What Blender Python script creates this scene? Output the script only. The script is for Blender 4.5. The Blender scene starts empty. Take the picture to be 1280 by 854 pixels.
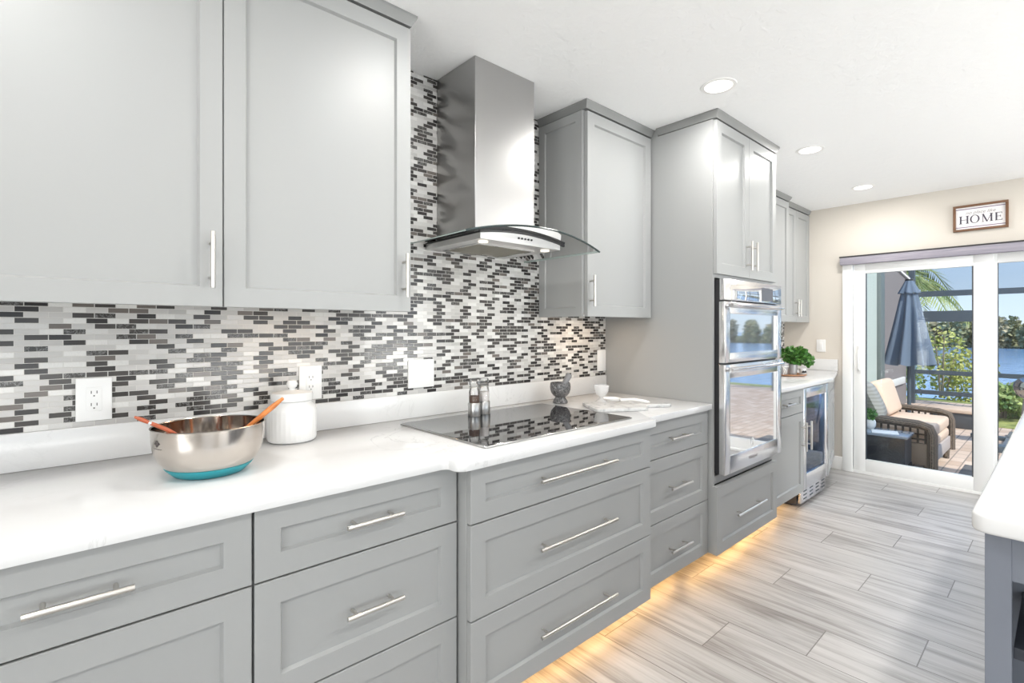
import bpy, bmesh, math, random
from mathutils import Vector, Matrix
random.seed(7)
S = bpy.context.scene
COL = S.collection

# ------------------------------------------------------------------ camera, world, sun, exposure
CAM_X, CAM_Y, CAM_Z = 0.0, -1.936, 1.305
cd = bpy.data.cameras.new('camera'); cam = bpy.data.objects.new('camera', cd); COL.objects.link(cam)
cd.sensor_width = 36.0; cd.lens = 624.0 * 36.0 / 1280.0
cd.shift_y = -15.76 / 1280.0
cd.clip_start = 0.05; cd.clip_end = 600
cam.location = (CAM_X, CAM_Y, CAM_Z)
cam.rotation_euler = (math.pi/2, 0, math.radians(48.01) - math.pi/2)
S.camera = cam

S.view_settings.view_transform = 'Standard'; S.view_settings.look = 'None'
S.view_settings.gamma = 1.0; S.view_settings.use_curve_mapping = False
S.view_settings.exposure = 0.15
S.cycles.use_denoising = True
S.cycles.max_bounces = 14; S.cycles.diffuse_bounces = 6; S.cycles.glossy_bounces = 6
S.cycles.transparent_max_bounces = 24; S.cycles.transmission_bounces = 8
S.cycles.sample_clamp_indirect = 6.0

CAN_POWER = 8.0        # each recessed ceiling light along the counter, W
ROW_POWER = 9.0       # each unseen recessed light added over the aisle and island, W
WINDOW_FILL_POWER = 20.0       # added lamp outside each unseen right-hand window, W
CEILING_FILL_POWER = 94.0     # added up-tilted lamp at those windows, brightening the ceiling, W
DOOR_POWER = 60.0      # added lamp outside the sliding door, boosting its sky light, W
LEFT_POWER = 115.0      # added lamp outside the made-up window behind the camera, W
WARM_TOE = 1.5         # toe-kick strips
WARM_UNDER = 0.8       # under-cabinet strips

w = bpy.data.worlds.new('sky'); S.world = w; w.use_nodes = True
nt = w.node_tree; nt.nodes.clear()
tc = nt.nodes.new('ShaderNodeTexCoord'); sp = nt.nodes.new('ShaderNodeSeparateXYZ')
rp = nt.nodes.new('ShaderNodeValToRGB'); bg = nt.nodes.new('ShaderNodeBackground'); ow = nt.nodes.new('ShaderNodeOutputWorld')
nt.links.new(tc.outputs['Generated'], sp.inputs[0]); nt.links.new(sp.outputs['Z'], rp.inputs[0])
nt.links.new(rp.outputs[0], bg.inputs[0]); nt.links.new(bg.outputs[0], ow.inputs[0])
e = rp.color_ramp.elements
e[0].position = 0.0; e[0].color = (0.70, 0.83, 0.97, 1)
e[1].position = 0.5; e[1].color = (0.28, 0.50, 0.92, 1)
m1 = rp.color_ramp.elements.new(0.14); m1.color = (0.46, 0.66, 0.95, 1)
bg.inputs[1].default_value = 1.1

sd = bpy.data.lights.new('sun', 'SUN'); sun = bpy.data.objects.new('sun', sd); COL.objects.link(sun)
sd.energy = 4.2; sd.angle = math.radians(0.6); sd.color = (1.0, 0.95, 0.86)
sun.rotation_euler = Vector((0.38, 0.75, -0.95)).to_track_quat('-Z', 'Y').to_euler()

def area(name, loc, direction, sx, sy, power, color=(1, 1, 1), parent=None, shape='RECTANGLE', spread=None):
    d = bpy.data.lights.new(name, 'AREA'); d.shape = shape; d.size = sx
    if shape in ('RECTANGLE', 'ELLIPSE'): d.size_y = sy
    d.energy = power; d.color = color
    if spread: d.spread = spread
    o = bpy.data.objects.new(name, d); COL.objects.link(o); o.location = loc
    o.rotation_euler = Vector(direction).to_track_quat('-Z', 'Y').to_euler()
    if parent:
        o.parent = parent; o.location = Vector(loc) - parent.location
    return o

H = 2.443                       # ceiling height
XE = 5.37                       # end wall
YR = -5.6                       # right-hand wall
XL = -3.2                       # wall behind the camera
WINS = [(-2.2, 0.2), (0.9, 3.3), (3.6, 5.0)]
for (a, b), kw in zip(WINS, (0.35, 0.9, 2.9)):
    area('window_daylight', ((a+b)/2, YR-0.25, 1.35), (0, 1, -0.10), (b-a), 1.9, WINDOW_FILL_POWER*kw*(b-a)/2.4, (0.88, 0.94, 1.0))  # added area lamp standing in for sky beyond the unseen window
    area('deck_bounce', ((a+b)/2, YR-0.35, 0.55), (0, 1, 0.75), (b-a), 0.9, CEILING_FILL_POWER*kw*(b-a)/2.4, (1.0, 0.985, 0.96))  # extra lamp aimed upward to lift the ceiling

area('window_daylight', (XL-0.25, -2.95, 1.35), (1, 0, 0.05), 2.9, 1.9, LEFT_POWER, (1.0, 0.99, 0.97))  # added lamp for surfaces facing the camera end, such as the tall cabinet side

area('door_daylight', (5.85, -1.75, 2.30), (-1, 0, -0.55), 2.4, 0.8, DOOR_POWER, (0.78, 0.89, 1.0))  # added lamp to brighten the floor and cabinets near the door

# ------------------------------------------------------------------ node helpers and materials
def mat(name, color=(0.5, 0.5, 0.5), rough=0.5, metal=0.0, spec=0.5, **k):
    m = bpy.data.materials.new(name); m.use_nodes = True
    b = m.node_tree.nodes['Principled BSDF']
    b.inputs['Base Color'].default_value = (*color, 1); b.inputs['Roughness'].default_value = rough
    b.inputs['Metallic'].default_value = metal; b.inputs['Specular IOR Level'].default_value = spec
    for kk, v in k.items(): b.inputs[kk].default_value = v
    return m
def N(m, t, **props):
    n = m.node_tree.nodes.new(t)
    for k, v in props.items(): setattr(n, k, v)
    return n
def L(m, a, b): m.node_tree.links.new(a, b)
def BS(m): return m.node_tree.nodes['Principled BSDF']
def math_n(m, op, a, b=None, c=None):
    n = N(m, 'ShaderNodeMath', operation=op)
    for i, v in enumerate((a, b, c)):
        if v is None: continue
        if isinstance(v, (int, float)): n.inputs[i].default_value = v
        else: L(m, v, n.inputs[i])
    return n.outputs[0]
def ramp(m, fac, stops, mode='LINEAR'):
    r = N(m, 'ShaderNodeValToRGB'); r.color_ramp.interpolation = mode
    els = r.color_ramp.elements
    while len(els) < len(stops): els.new(0.5)
    for el, (p, c) in zip(els, stops):
        el.position = p; el.color = (*c, 1) if len(c) == 3 else c
    L(m, fac, r.inputs[0]); return r.outputs[0]
def noise(m, vec, scale, detail=4, rough=0.6, dist=0.0):
    n = N(m, 'ShaderNodeTexNoise'); n.inputs['Scale'].default_value = scale; n.inputs['Detail'].default_value = detail
    n.inputs['Roughness'].default_value = rough; n.inputs['Distortion'].default_value = dist
    if vec is not None: L(m, vec, n.inputs['Vector'])
    return n.outputs[0]
def mapping(m, vec, scale=(1, 1, 1), loc=(0, 0, 0)):
    n = N(m, 'ShaderNodeMapping'); n.inputs['Scale'].default_value = scale; n.inputs['Location'].default_value = loc
    L(m, vec, n.inputs['Vector']); return n.outputs[0]
def geo_pos(m): return N(m, 'ShaderNodeNewGeometry').outputs['Position']
def bump(m, height, strength=0.3, dist=0.002):
    n = N(m, 'ShaderNodeBump'); n.inputs['Strength'].default_value = strength; n.inputs['Distance'].default_value = dist
    L(m, height, n.inputs['Height']); L(m, n.outputs[0], BS(m).inputs['Normal'])
def mix(m, fac, a, b):
    n = N(m, 'ShaderNodeMix', data_type='RGBA')
    if isinstance(fac, (int, float)): n.inputs[0].default_value = fac
    else: L(m, fac, n.inputs[0])
    for i, v in ((6, a), (7, b)):
        if isinstance(v, tuple): n.inputs[i].default_value = (*v, 1)
        else: L(m, v, n.inputs[i])
    return n.outputs[2]
def glass_mat(name, tint=(1, 1, 1), refl=0.08, rough=0.0):
    """thin pane: clear through, a glint off the face, stronger at a slant"""
    m = bpy.data.materials.new(name); m.use_nodes = True; t = m.node_tree; t.nodes.clear()
    o = t.nodes.new('ShaderNodeOutputMaterial'); mx = t.nodes.new('ShaderNodeMixShader')
    tr = t.nodes.new('ShaderNodeBsdfTransparent'); gl = t.nodes.new('ShaderNodeBsdfGlossy')
    tr.inputs[0].default_value = (*tint, 1); gl.inputs['Roughness'].default_value = rough
    lw = t.nodes.new('ShaderNodeFresnel'); lw.inputs[0].default_value = 1.45
    ml = t.nodes.new('ShaderNodeMath'); ml.operation = 'MULTIPLY'; ml.inputs[1].default_value = refl/0.034
    ml.use_clamp = True
    t.links.new(lw.outputs[0], ml.inputs[0]); t.links.new(ml.outputs[0], mx.inputs[0])
    t.links.new(tr.outputs[0], mx.inputs[1]); t.links.new(gl.outputs[0], mx.inputs[2]); t.links.new(mx.outputs[0], o.inputs[0])
    return m
def emit_mat(name, color, strength):
    m = bpy.data.materials.new(name); m.use_nodes = True; t = m.node_tree; t.nodes.clear()
    o = t.nodes.new('ShaderNodeOutputMaterial'); em = t.nodes.new('ShaderNodeEmission')
    em.inputs[0].default_value = (*color, 1); em.inputs[1].default_value = strength
    t.links.new(em.outputs[0], o.inputs[0]); return m

M = {}
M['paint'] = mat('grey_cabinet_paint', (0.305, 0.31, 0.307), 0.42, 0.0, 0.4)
M['crown'] = mat('crown_paint', (0.225, 0.228, 0.225), 0.45, 0.0, 0.4)  # cabinet paint darkened, the crown's shade put into its colour
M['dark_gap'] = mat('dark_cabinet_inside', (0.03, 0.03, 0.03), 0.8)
M['nickel'] = mat('brushed_nickel', (0.60, 0.575, 0.54), 0.30, 1.0)
M['steel'] = mat('brushed_steel', (0.43, 0.425, 0.42), 0.28, 1.0)
M['oven_steel'] = mat('oven_steel', (0.80, 0.80, 0.81), 0.22, 1.0)
M['chrome'] = mat('polished_steel', (0.75, 0.75, 0.76), 0.08, 1.0)
M['black_plastic'] = mat('black_plastic', (0.02, 0.02, 0.022), 0.4)
M['black_gloss'] = mat('black_glass', (0.012, 0.012, 0.014), 0.03, 0.0, 0.9)
M['white_plastic'] = mat('white_plastic', (0.76, 0.76, 0.755), 0.3)
M['slot'] = mat('outlet_slot', (0.10, 0.10, 0.10), 0.6)
M['white_vinyl'] = mat('white_vinyl_frame', (0.84, 0.84, 0.83), 0.3)
M['white_trim'] = mat('white_trim_paint', (0.84, 0.83, 0.81), 0.4)
M['gasket'] = mat('dark_gasket', (0.06, 0.065, 0.075), 0.6)
M['pane'] = glass_mat('window_pane', (0.98, 0.99, 0.985), 0.025)
M['hood_glass'] = glass_mat('hood_glass', (0.85, 0.89, 0.875), 0.035)
M['hood_steel'] = mat('bright_hood_steel', (0.78, 0.775, 0.77), 0.38, 1.0)
M['pale_rim'] = mat('pale_glass_edge', (0.35, 0.42, 0.40), 0.15)
M['glass_rim'] = mat('glass_edge', (0.035, 0.05, 0.05), 0.2, 0.0, 0.3)
M['clear_glass'] = glass_mat('clear_glass', (0.95, 0.95, 0.95), 0.03)
M['fridge_glass'] = glass_mat('fridge_glass', (0.50, 0.64, 0.82), 0.03)
# dark reflecting oven glass
BS(M['black_gloss']).inputs['IOR'].default_value = 2.8
M['oven_glass'] = mat('oven_glass', (0.10, 0.10, 0.105), 0.03, 0.75, 0.9)
BS(M['oven_glass']).inputs['Base Color'].default_value = (0.78, 0.78, 0.78, 1)
BS(M['oven_glass']).inputs['Metallic'].default_value = 0.9
M['filter'] = mat('aluminium_filter', (0.25, 0.235, 0.19), 0.45, 0.6)
M['lamp_on'] = emit_mat('lit_lamp', (1.0, 0.97, 0.92), 3.0)
M['lamp_warm'] = emit_mat('lit_hood_lamp', (1.0, 0.93, 0.80), 1.3)
M['strip_warm'] = emit_mat('lit_warm_strip', (1.0, 0.66, 0.28), 2.0)
M['strip_blue'] = emit_mat('lit_blue_strip', (0.25, 0.5, 1.0), 3.0)

m = M['pressed_glass'] = mat('pressed_glass', (0.72, 0.72, 0.72), 0.15)
_mx = N(m, 'ShaderNodeMixShader'); _tr = N(m, 'ShaderNodeBsdfTransparent'); _mx.inputs[0].default_value = 0.62
_o = [n_ for n_ in m.node_tree.nodes if n_.type == 'OUTPUT_MATERIAL'][0]
L(m, BS(m).outputs[0], _mx.inputs[1]); L(m, _tr.outputs[0], _mx.inputs[2]); L(m, _mx.outputs[0], _o.inputs[0])
# quartz
m = M['quartz'] = mat('white_quartz', (0.86, 0.86, 0.86), 0.16)
p = geo_pos(m)
v = noise(m, mapping(m, p, (1.0, 1.0, 1.0)), 3.2, 8, 0.62, 1.6)
vein = math_n(m, 'SUBTRACT', 1.0, math_n(m, 'MINIMUM', 1.0, math_n(m, 'MULTIPLY', math_n(m, 'ABSOLUTE', math_n(m, 'SUBTRACT', v, 0.5)), 55.0)))
vein = math_n(m, 'MULTIPLY', vein, ramp(m, noise(m, p, 2.0, 2), [(0.5, (0, 0, 0)), (0.68, (1, 1, 1))]))
spk = ramp(m, noise(m, p, 160, 2), [(0.62, (0, 0, 0)), (0.75, (1, 1, 1))])
c = mix(m, math_n(m, 'MULTIPLY', vein, 0.5), (0.64, 0.64, 0.64), (0.33, 0.33, 0.33))
c = mix(m, math_n(m, 'MULTIPLY', spk, 0.10), c, (0.5, 0.5, 0.5))
L(m, c, BS(m).inputs['Base Color'])

# plank floor tile: boards run along Y, a third-length stagger from row to row
m = M['floor'] = mat('wood_look_plank_tile', (0.5, 0.5, 0.5), 0.34)
PX, PL = 0.2473, 0.925
p = geo_pos(m); s3 = N(m, 'ShaderNodeSeparateXYZ'); L(m, p, s3.inputs[0])
rx = math_n(m, 'DIVIDE', math_n(m, 'SUBTRACT', s3.outputs[0], 1.957 - 30*PX), PX)
row = math_n(m, 'FLOOR', rx); fx = math_n(m, 'SUBTRACT', rx, row)
ry = math_n(m, 'ADD', math_n(m, 'DIVIDE', math_n(m, 'ADD', s3.outputs[1], 0.932 + 20*PL), PL), math_n(m, 'MULTIPLY', math_n(m, 'MODULO', row, 3.0), 1/3))
ti = math_n(m, 'FLOOR', ry); fy = math_n(m, 'SUBTRACT', ry, ti)
ex = math_n(m, 'MULTIPLY', math_n(m, 'MINIMUM', fx, math_n(m, 'SUBTRACT', 1.0, fx)), PX)
ey = math_n(m, 'MULTIPLY', math_n(m, 'MINIMUM', fy, math_n(m, 'SUBTRACT', 1.0, fy)), PL)
grout = math_n(m, 'LESS_THAN', math_n(m, 'MINIMUM', ex, ey), 0.0021)
cid = N(m, 'ShaderNodeCombineXYZ'); L(m, row, cid.inputs[0]); L(m, ti, cid.inputs[1])
wn = N(m, 'ShaderNodeTexWhiteNoise', noise_dimensions='2D'); L(m, cid.outputs[0], wn.inputs['Vector'])
off = N(m, 'ShaderNodeVectorMath', operation='SCALE'); L(m, wn.outputs['Color'], off.inputs[0]); off.inputs['Scale'].default_value = 9.0
add = N(m, 'ShaderNodeVectorMath', operation='ADD'); L(m, p, add.inputs[0]); L(m, off.outputs[0], add.inputs[1])
g1 = noise(m, mapping(m, add.outputs[0], (14, 1.1, 1)), 1.0, 5, 0.62, 0.7)
g2 = noise(m, mapping(m, add.outputs[0], (110, 3.0, 1)), 1.0, 3, 0.6, 0.2)
gcol = ramp(m, math_n(m, 'ADD', math_n(m, 'MULTIPLY', g1, 0.72), math_n(m, 'MULTIPLY', g2, 0.28)),
            [(0.30, (0.16, 0.145, 0.135)), (0.42, (0.30, 0.283, 0.27)), (0.53, (0.44, 0.425, 0.412)), (0.70, (0.53, 0.515, 0.50))])
tone = math_n(m, 'ADD', math_n(m, 'MULTIPLY', wn.outputs['Value'], 0.16), 0.90)
hs = N(m, 'ShaderNodeHueSaturation'); L(m, gcol, hs.inputs['Color']); L(m, tone, hs.inputs['Value'])
L(m, mix(m, grout, hs.outputs[0], (0.17, 0.155, 0.145)), BS(m).inputs['Base Color'])
bump(m, math_n(m, 'SUBTRACT', 1.0, grout), 0.4, 0.001)

# mosaic backsplash
m = M['mosaic'] = mat('glass_and_marble_mosaic', (0.5, 0.5, 0.5), 0.16, 0.0, 0.35)
p = geo_pos(m); s3 = N(m, 'ShaderNodeSeparateXYZ'); L(m, p, s3.inputs[0])
TW, TH = 0.0500, 0.0159
rz = math_n(m, 'DIVIDE', math_n(m, 'SUBTRACT', s3.outputs[2], 1.0185 - 100*TH), TH)
row = math_n(m, 'FLOOR', rz); fz = math_n(m, 'SUBTRACT', rz, row)
xy = math_n(m, 'SUBTRACT', s3.outputs[0], s3.outputs[1])
rx = math_n(m, 'ADD', math_n(m, 'DIVIDE', math_n(m, 'ADD', xy, 0.022 + 5.0), TW), math_n(m, 'MULTIPLY', math_n(m, 'MODULO', row, 2.0), 0.38))
ti = math_n(m, 'FLOOR', rx); fx = math_n(m, 'SUBTRACT', rx, ti)
ex = math_n(m, 'MULTIPLY', math_n(m, 'MINIMUM', fx, math_n(m, 'SUBTRACT', 1.0, fx)), TW)
ez = math_n(m, 'MULTIPLY', math_n(m, 'MINIMUM', fz, math_n(m, 'SUBTRACT', 1.0, fz)), TH)
d = math_n(m, 'MINIMUM', ex, ez)
grout = math_n(m, 'LESS_THAN', d, 0.0009)
cid = N(m, 'ShaderNodeCombineXYZ'); L(m, ti, cid.inputs[0]); L(m, row, cid.inputs[1])
wn = N(m, 'ShaderNodeTexWhiteNoise', noise_dimensions='2D'); L(m, cid.outputs[0], wn.inputs['Vector'])
rw = N(m, 'ShaderNodeTexWhiteNoise', noise_dimensions='1D'); L(m, row, rw.inputs['W'])
third = math_n(m, 'COMPARE', math_n(m, 'MODULO', math_n(m, 'ADD', ti, math_n(m, 'FLOOR', math_n(m, 'MULTIPLY', rw.outputs['Value'], 3.0))), 3.0), 0.0, 0.1)
tv = math_n(m, 'ADD', math_n(m, 'MULTIPLY', third, math_n(m, 'MULTIPLY', wn.outputs['Value'], 0.50)), math_n(m, 'MULTIPLY', math_n(m, 'SUBTRACT', 1.0, third), math_n(m, 'MULTIPLY_ADD', wn.outputs['Value'], 0.76, 0.24)))
pal = ramp(m, tv, [(0.0, (0.028, 0.026, 0.026)), (0.18, (0.050, 0.046, 0.044)), (0.33, (0.036, 0.034, 0.032)), (0.41, (0.13, 0.115, 0.105)),
           (0.44, (0.47, 0.46, 0.45)), (0.58, (0.54, 0.535, 0.525)), (0.72, (0.42, 0.41, 0.40)), (0.80, (0.62, 0.615, 0.60)), (0.93, (0.48, 0.47, 0.46))], 'CONSTANT')
mv = noise(m, p, 60, 6, 0.65, 1.5)
mvein = math_n(m, 'SUBTRACT', 1.0, math_n(m, 'MINIMUM', 1.0, math_n(m, 'MULTIPLY', math_n(m, 'ABSOLUTE', math_n(m, 'SUBTRACT', mv, 0.52)), 30.0)))
sel = math_n(m, 'MULTIPLY', math_n(m, 'GREATER_THAN', tv, 0.33), math_n(m, 'LESS_THAN', tv, 0.41))
pal = mix(m, math_n(m, 'MULTIPLY', math_n(m, 'MULTIPLY', mvein, sel), 0.55), pal, (0.40, 0.40, 0.40))
pal = mix(m, math_n(m, 'MULTIPLY', math_n(m, 'MULTIPLY', mvein, math_n(m, 'GREATER_THAN', tv, 0.44)), 0.25), pal, (0.4, 0.4, 0.4))
L(m, mix(m, grout, pal, (0.52, 0.51, 0.49)), BS(m).inputs['Base Color'])
L(m, math_n(m, 'ADD', math_n(m, 'MULTIPLY', grout, 0.6), 0.17), BS(m).inputs['Roughness'])
bump(m, math_n(m, 'MINIMUM', math_n(m, 'MULTIPLY', d, 500), 1.0), 0.35, 0.001)

m = M['ceiling'] = mat('white_textured_ceiling', (0.90, 0.90, 0.90), 0.75)
p = geo_pos(m); n1 = noise(m, p, 26, 4, 0.55, 0.6); bump(m, ramp(m, n1, [(0.45, (0, 0, 0)), (0.6, (1, 1, 1))]), 0.22, 0.004)
m = M['beige'] = mat('beige_wall_paint', (0.63, 0.585, 0.525), 0.6)
p = geo_pos(m); bump(m, noise(m, p, 60, 3), 0.05, 0.002)
m = M['granite'] = mat('dark_granite', (0.1, 0.1, 0.1), 0.18)
p = geo_pos(m); L(m, ramp(m, noise(m, p, 65, 5, 0.7, 1.2), [(0.35, (0.02, 0.02, 0.022)), (0.52, (0.10, 0.098, 0.10)), (0.62, (0.16, 0.155, 0.155)), (0.8, (0.5, 0.5, 0.5))]), BS(m).inputs['Base Color'])
m = M['marble'] = mat('pale_grey_marble', (0.8, 0.8, 0.8), 0.25)
p = geo_pos(m); L(m, ramp(m, noise(m, p, 16, 6, 0.6, 1.5), [(0.35, (0.36, 0.36, 0.36)), (0.5, (0.50, 0.50, 0.495)), (0.7, (0.58, 0.58, 0.575))]), BS(m).inputs['Base Color'])
M['ceramic'] = mat('white_ceramic', (0.76, 0.76, 0.755), 0.22)
M['bowl_steel'] = mat('bowl_steel', (0.60, 0.555, 0.51), 0.20, 1.0)
M['bowl_inside'] = mat('bowl_inner_steel', (0.58, 0.53, 0.49), 0.09, 1.0)
M['teal'] = mat('teal_silicone', (0.02, 0.29, 0.34), 0.5)
m = M['orange_wood'] = mat('orange_brown_wood', (0.6, 0.2, 0.05), 0.3)
p = geo_pos(m); L(m, ramp(m, noise(m, mapping(m, p, (30, 30, 30)), 2.0, 3), [(0.3, (0.42, 0.12, 0.03)), (0.7, (0.68, 0.24, 0.06))]), BS(m).inputs['Base Color'])
M['red_wood'] = mat('red_brown_wood', (0.36, 0.075, 0.025), 0.3)
m = M['tray_wood'] = mat('tray_wood', (0.5, 0.28, 0.15), 0.4)
p = geo_pos(m); L(m, ramp(m, noise(m, mapping(m, p, (6, 40, 6)), 2.0, 4), [(0.3, (0.36, 0.17, 0.09)), (0.7, (0.58, 0.32, 0.18))]), BS(m).inputs['Base Color'])
M['emblem'] = mat('dark_emblem', (0.06, 0.05, 0.05), 0.5)
M['pepper'] = mat('peppercorns', (0.12, 0.07, 0.05), 0.7)
M['salt'] = mat('salt_grains', (0.82, 0.78, 0.76), 0.7)
M['pot_grey'] = mat('grey_metal_pot', (0.36, 0.36, 0.37), 0.45, 0.4)
m = M['leaf'] = mat('green_leaf', (0.07, 0.2, 0.04), 0.5)
p = geo_pos(m); L(m, ramp(m, noise(m, p, 45, 2), [(0.35, (0.025, 0.11, 0.015)), (0.6, (0.10, 0.27, 0.05)), (0.75, (0.22, 0.40, 0.10))]), BS(m).inputs['Base Color'])
M['stem'] = mat('plant_stem', (0.2, 0.14, 0.08), 0.7)
M['twine'] = mat('white_twine', (0.75, 0.73, 0.70), 0.8)
M['sign_wood'] = mat('brown_sign_wood', (0.16, 0.075, 0.035), 0.5)
M['sign_face'] = mat('white_sign_face', (0.80, 0.77, 0.78), 0.6)
M['ink'] = mat('dark_ink', (0.06, 0.05, 0.075), 0.6)
M['ink_grey'] = mat('grey_ink', (0.30, 0.28, 0.28), 0.6)
M['stripe'] = mat('mauve_stripe', (0.18, 0.12, 0.20), 0.6)
m = M['valance'] = mat('lilac_grey_fabric', (0.30, 0.285, 0.33), 0.8)
p = geo_pos(m); L(m, ramp(m, noise(m, mapping(m, p, (1, 2.0, 40)), 1.5, 4, 0.6, 0.6), [(0.35, (0.235, 0.22, 0.265)), (0.7, (0.36, 0.34, 0.385))]), BS(m).inputs['Base Color'])
M['valance_top'] = mat('dark_valance_cassette', (0.03, 0.028, 0.03), 0.5)
M['island_paint'] = mat('slate_island_paint', (0.155, 0.17, 0.205), 0.4)
# outdoors
m = M['paver'] = mat('brick_pavers', (0.5, 0.36, 0.27), 0.8)
p = geo_pos(m); bt = N(m, 'ShaderNodeTexBrick'); L(m, p, bt.inputs['Vector'])
bt.inputs['Scale'].default_value = 1.0; bt.inputs['Brick Width'].default_value = 0.22; bt.inputs['Row Height'].default_value = 0.11
bt.inputs['Mortar Size'].default_value = 0.006; bt.inputs['Color1'].default_value = (0.50, 0.36, 0.27, 1); bt.inputs['Color2'].default_value = (0.66, 0.52, 0.42, 1)
bt.inputs['Mortar'].default_value = (0.28, 0.22, 0.18, 1); L(m, bt.outputs[0], BS(m).inputs['Base Color'])
m = M['stucco'] = mat('pale_green_stucco', (0.44, 0.50, 0.46), 0.85)
p = geo_pos(m); bump(m, noise(m, p, 45, 4), 0.6, 0.01)
m = M['stucco_pink'] = mat('pinkish_grey_stucco', (0.24, 0.215, 0.215), 0.85)
p = geo_pos(m); bump(m, noise(m, p, 45, 4), 0.6, 0.01)
M['post_green'] = mat('grey_green_post', (0.13, 0.155, 0.15), 0.5)
M['bronze'] = mat('dark_slate_aluminium', (0.075, 0.10, 0.125), 0.45)
M['navy'] = mat('navy_canvas', (0.125, 0.17, 0.235), 0.85)
M['pole_grey'] = mat('grey_pole', (0.30, 0.29, 0.29), 0.4, 0.6)
m = M['wicker'] = mat('brown_wicker', (0.2, 0.15, 0.12), 0.7)
p = geo_pos(m); wv = N(m, 'ShaderNodeTexWave'); wv.inputs['Scale'].default_value = 60; wv.inputs['Distortion'].default_value = 3; L(m, p, wv.inputs['Vector'])
L(m, ramp(m, wv.outputs[1], [(0.2, (0.05, 0.037, 0.03)), (0.8, (0.19, 0.145, 0.11))]), BS(m).inputs['Base Color']); bump(m, wv.outputs[1], 0.5, 0.004)
m = M['wicker_dark'] = mat('black_wicker', (0.03, 0.03, 0.035), 0.5)
p = geo_pos(m); wv = N(m, 'ShaderNodeTexWave'); wv.inputs['Scale'].default_value = 28; wv.inputs['Distortion'].default_value = 3; L(m, p, wv.inputs['Vector'])
L(m, ramp(m, wv.outputs[1], [(0.2, (0.008, 0.009, 0.013)), (0.85, (0.035, 0.04, 0.052))]), BS(m).inputs['Base Color']); bump(m, wv.outputs[1], 0.5, 0.004)
M['cushion'] = mat('tan_cushion', (0.60, 0.46, 0.36), 0.9)
M['cushion_grey'] = mat('grey_beige_cushion', (0.42, 0.37, 0.35), 0.9)
m = M['pillow'] = mat('striped_pillow', (0.5, 0.45, 0.4), 0.9)
p = geo_pos(m); wv = N(m, 'ShaderNodeTexWave', bands_direction='Z'); wv.inputs['Scale'].default_value = 9; wv.inputs['Distortion'].default_value = 1.5; L(m, p, wv.inputs['Vector'])
L(m, ramp(m, wv.outputs[1], [(0.3, (0.52, 0.47, 0.40)), (0.75, (0.42, 0.38, 0.32))]), BS(m).inputs['Base Color'])
M['table_top'] = mat('slate_table_top', (0.22, 0.26, 0.32), 0.12)
M['mat_grey'] = mat('charcoal_doormat', (0.12, 0.115, 0.115), 0.95)
M['paper'] = mat('magazine_paper', (0.70, 0.70, 0.72), 0.4)
m = M['water'] = mat('blue_water', (0.22, 0.40, 0.66), 0.12)
p = geo_pos(m); bump(m, noise(m, mapping(m, p, (0.5, 1.6, 1)), 1.0, 4, 0.6), 0.35, 0.3)
m = M['grass'] = mat('grass_bank', (0.22, 0.30, 0.08), 0.9)
p = geo_pos(m); L(m, ramp(m, noise(m, p, 8, 4), [(0.35, (0.16, 0.20, 0.05)), (0.65, (0.42, 0.44, 0.14))]), BS(m).inputs['Base Color'])
def foliage_mat(name, a, b, sc=6):
    m = mat(name, a, 0.7); p = geo_pos(m)
    L(m, ramp(m, noise(m, p, sc, 3), [(0.35, a), (0.65, b)]), BS(m).inputs['Base Color']); return m
M['mangrove'] = foliage_mat('mangrove_leaves', (0.20, 0.22, 0.11), (0.46, 0.46, 0.27), 0.9)
M['mangrove_b'] = foliage_mat('mangrove_leaves_olive', (0.26, 0.25, 0.15), (0.52, 0.47, 0.32), 0.9)
M['shrub'] = foliage_mat('yellow_green_leaves', (0.30, 0.38, 0.08), (0.62, 0.60, 0.22), 5)
M['shrub_b'] = foliage_mat('mid_green_leaves', (0.12, 0.24, 0.07), (0.40, 0.48, 0.18), 5)
M['palm'] = foliage_mat('palm_leaves', (0.16, 0.24, 0.06), (0.42, 0.44, 0.18), 3)
M['bark'] = mat('grey_bark', (0.32, 0.27, 0.22), 0.9)
M['screen'] = glass_mat('roof_screen', (0.70, 0.72, 0.74), 0.0)

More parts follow.
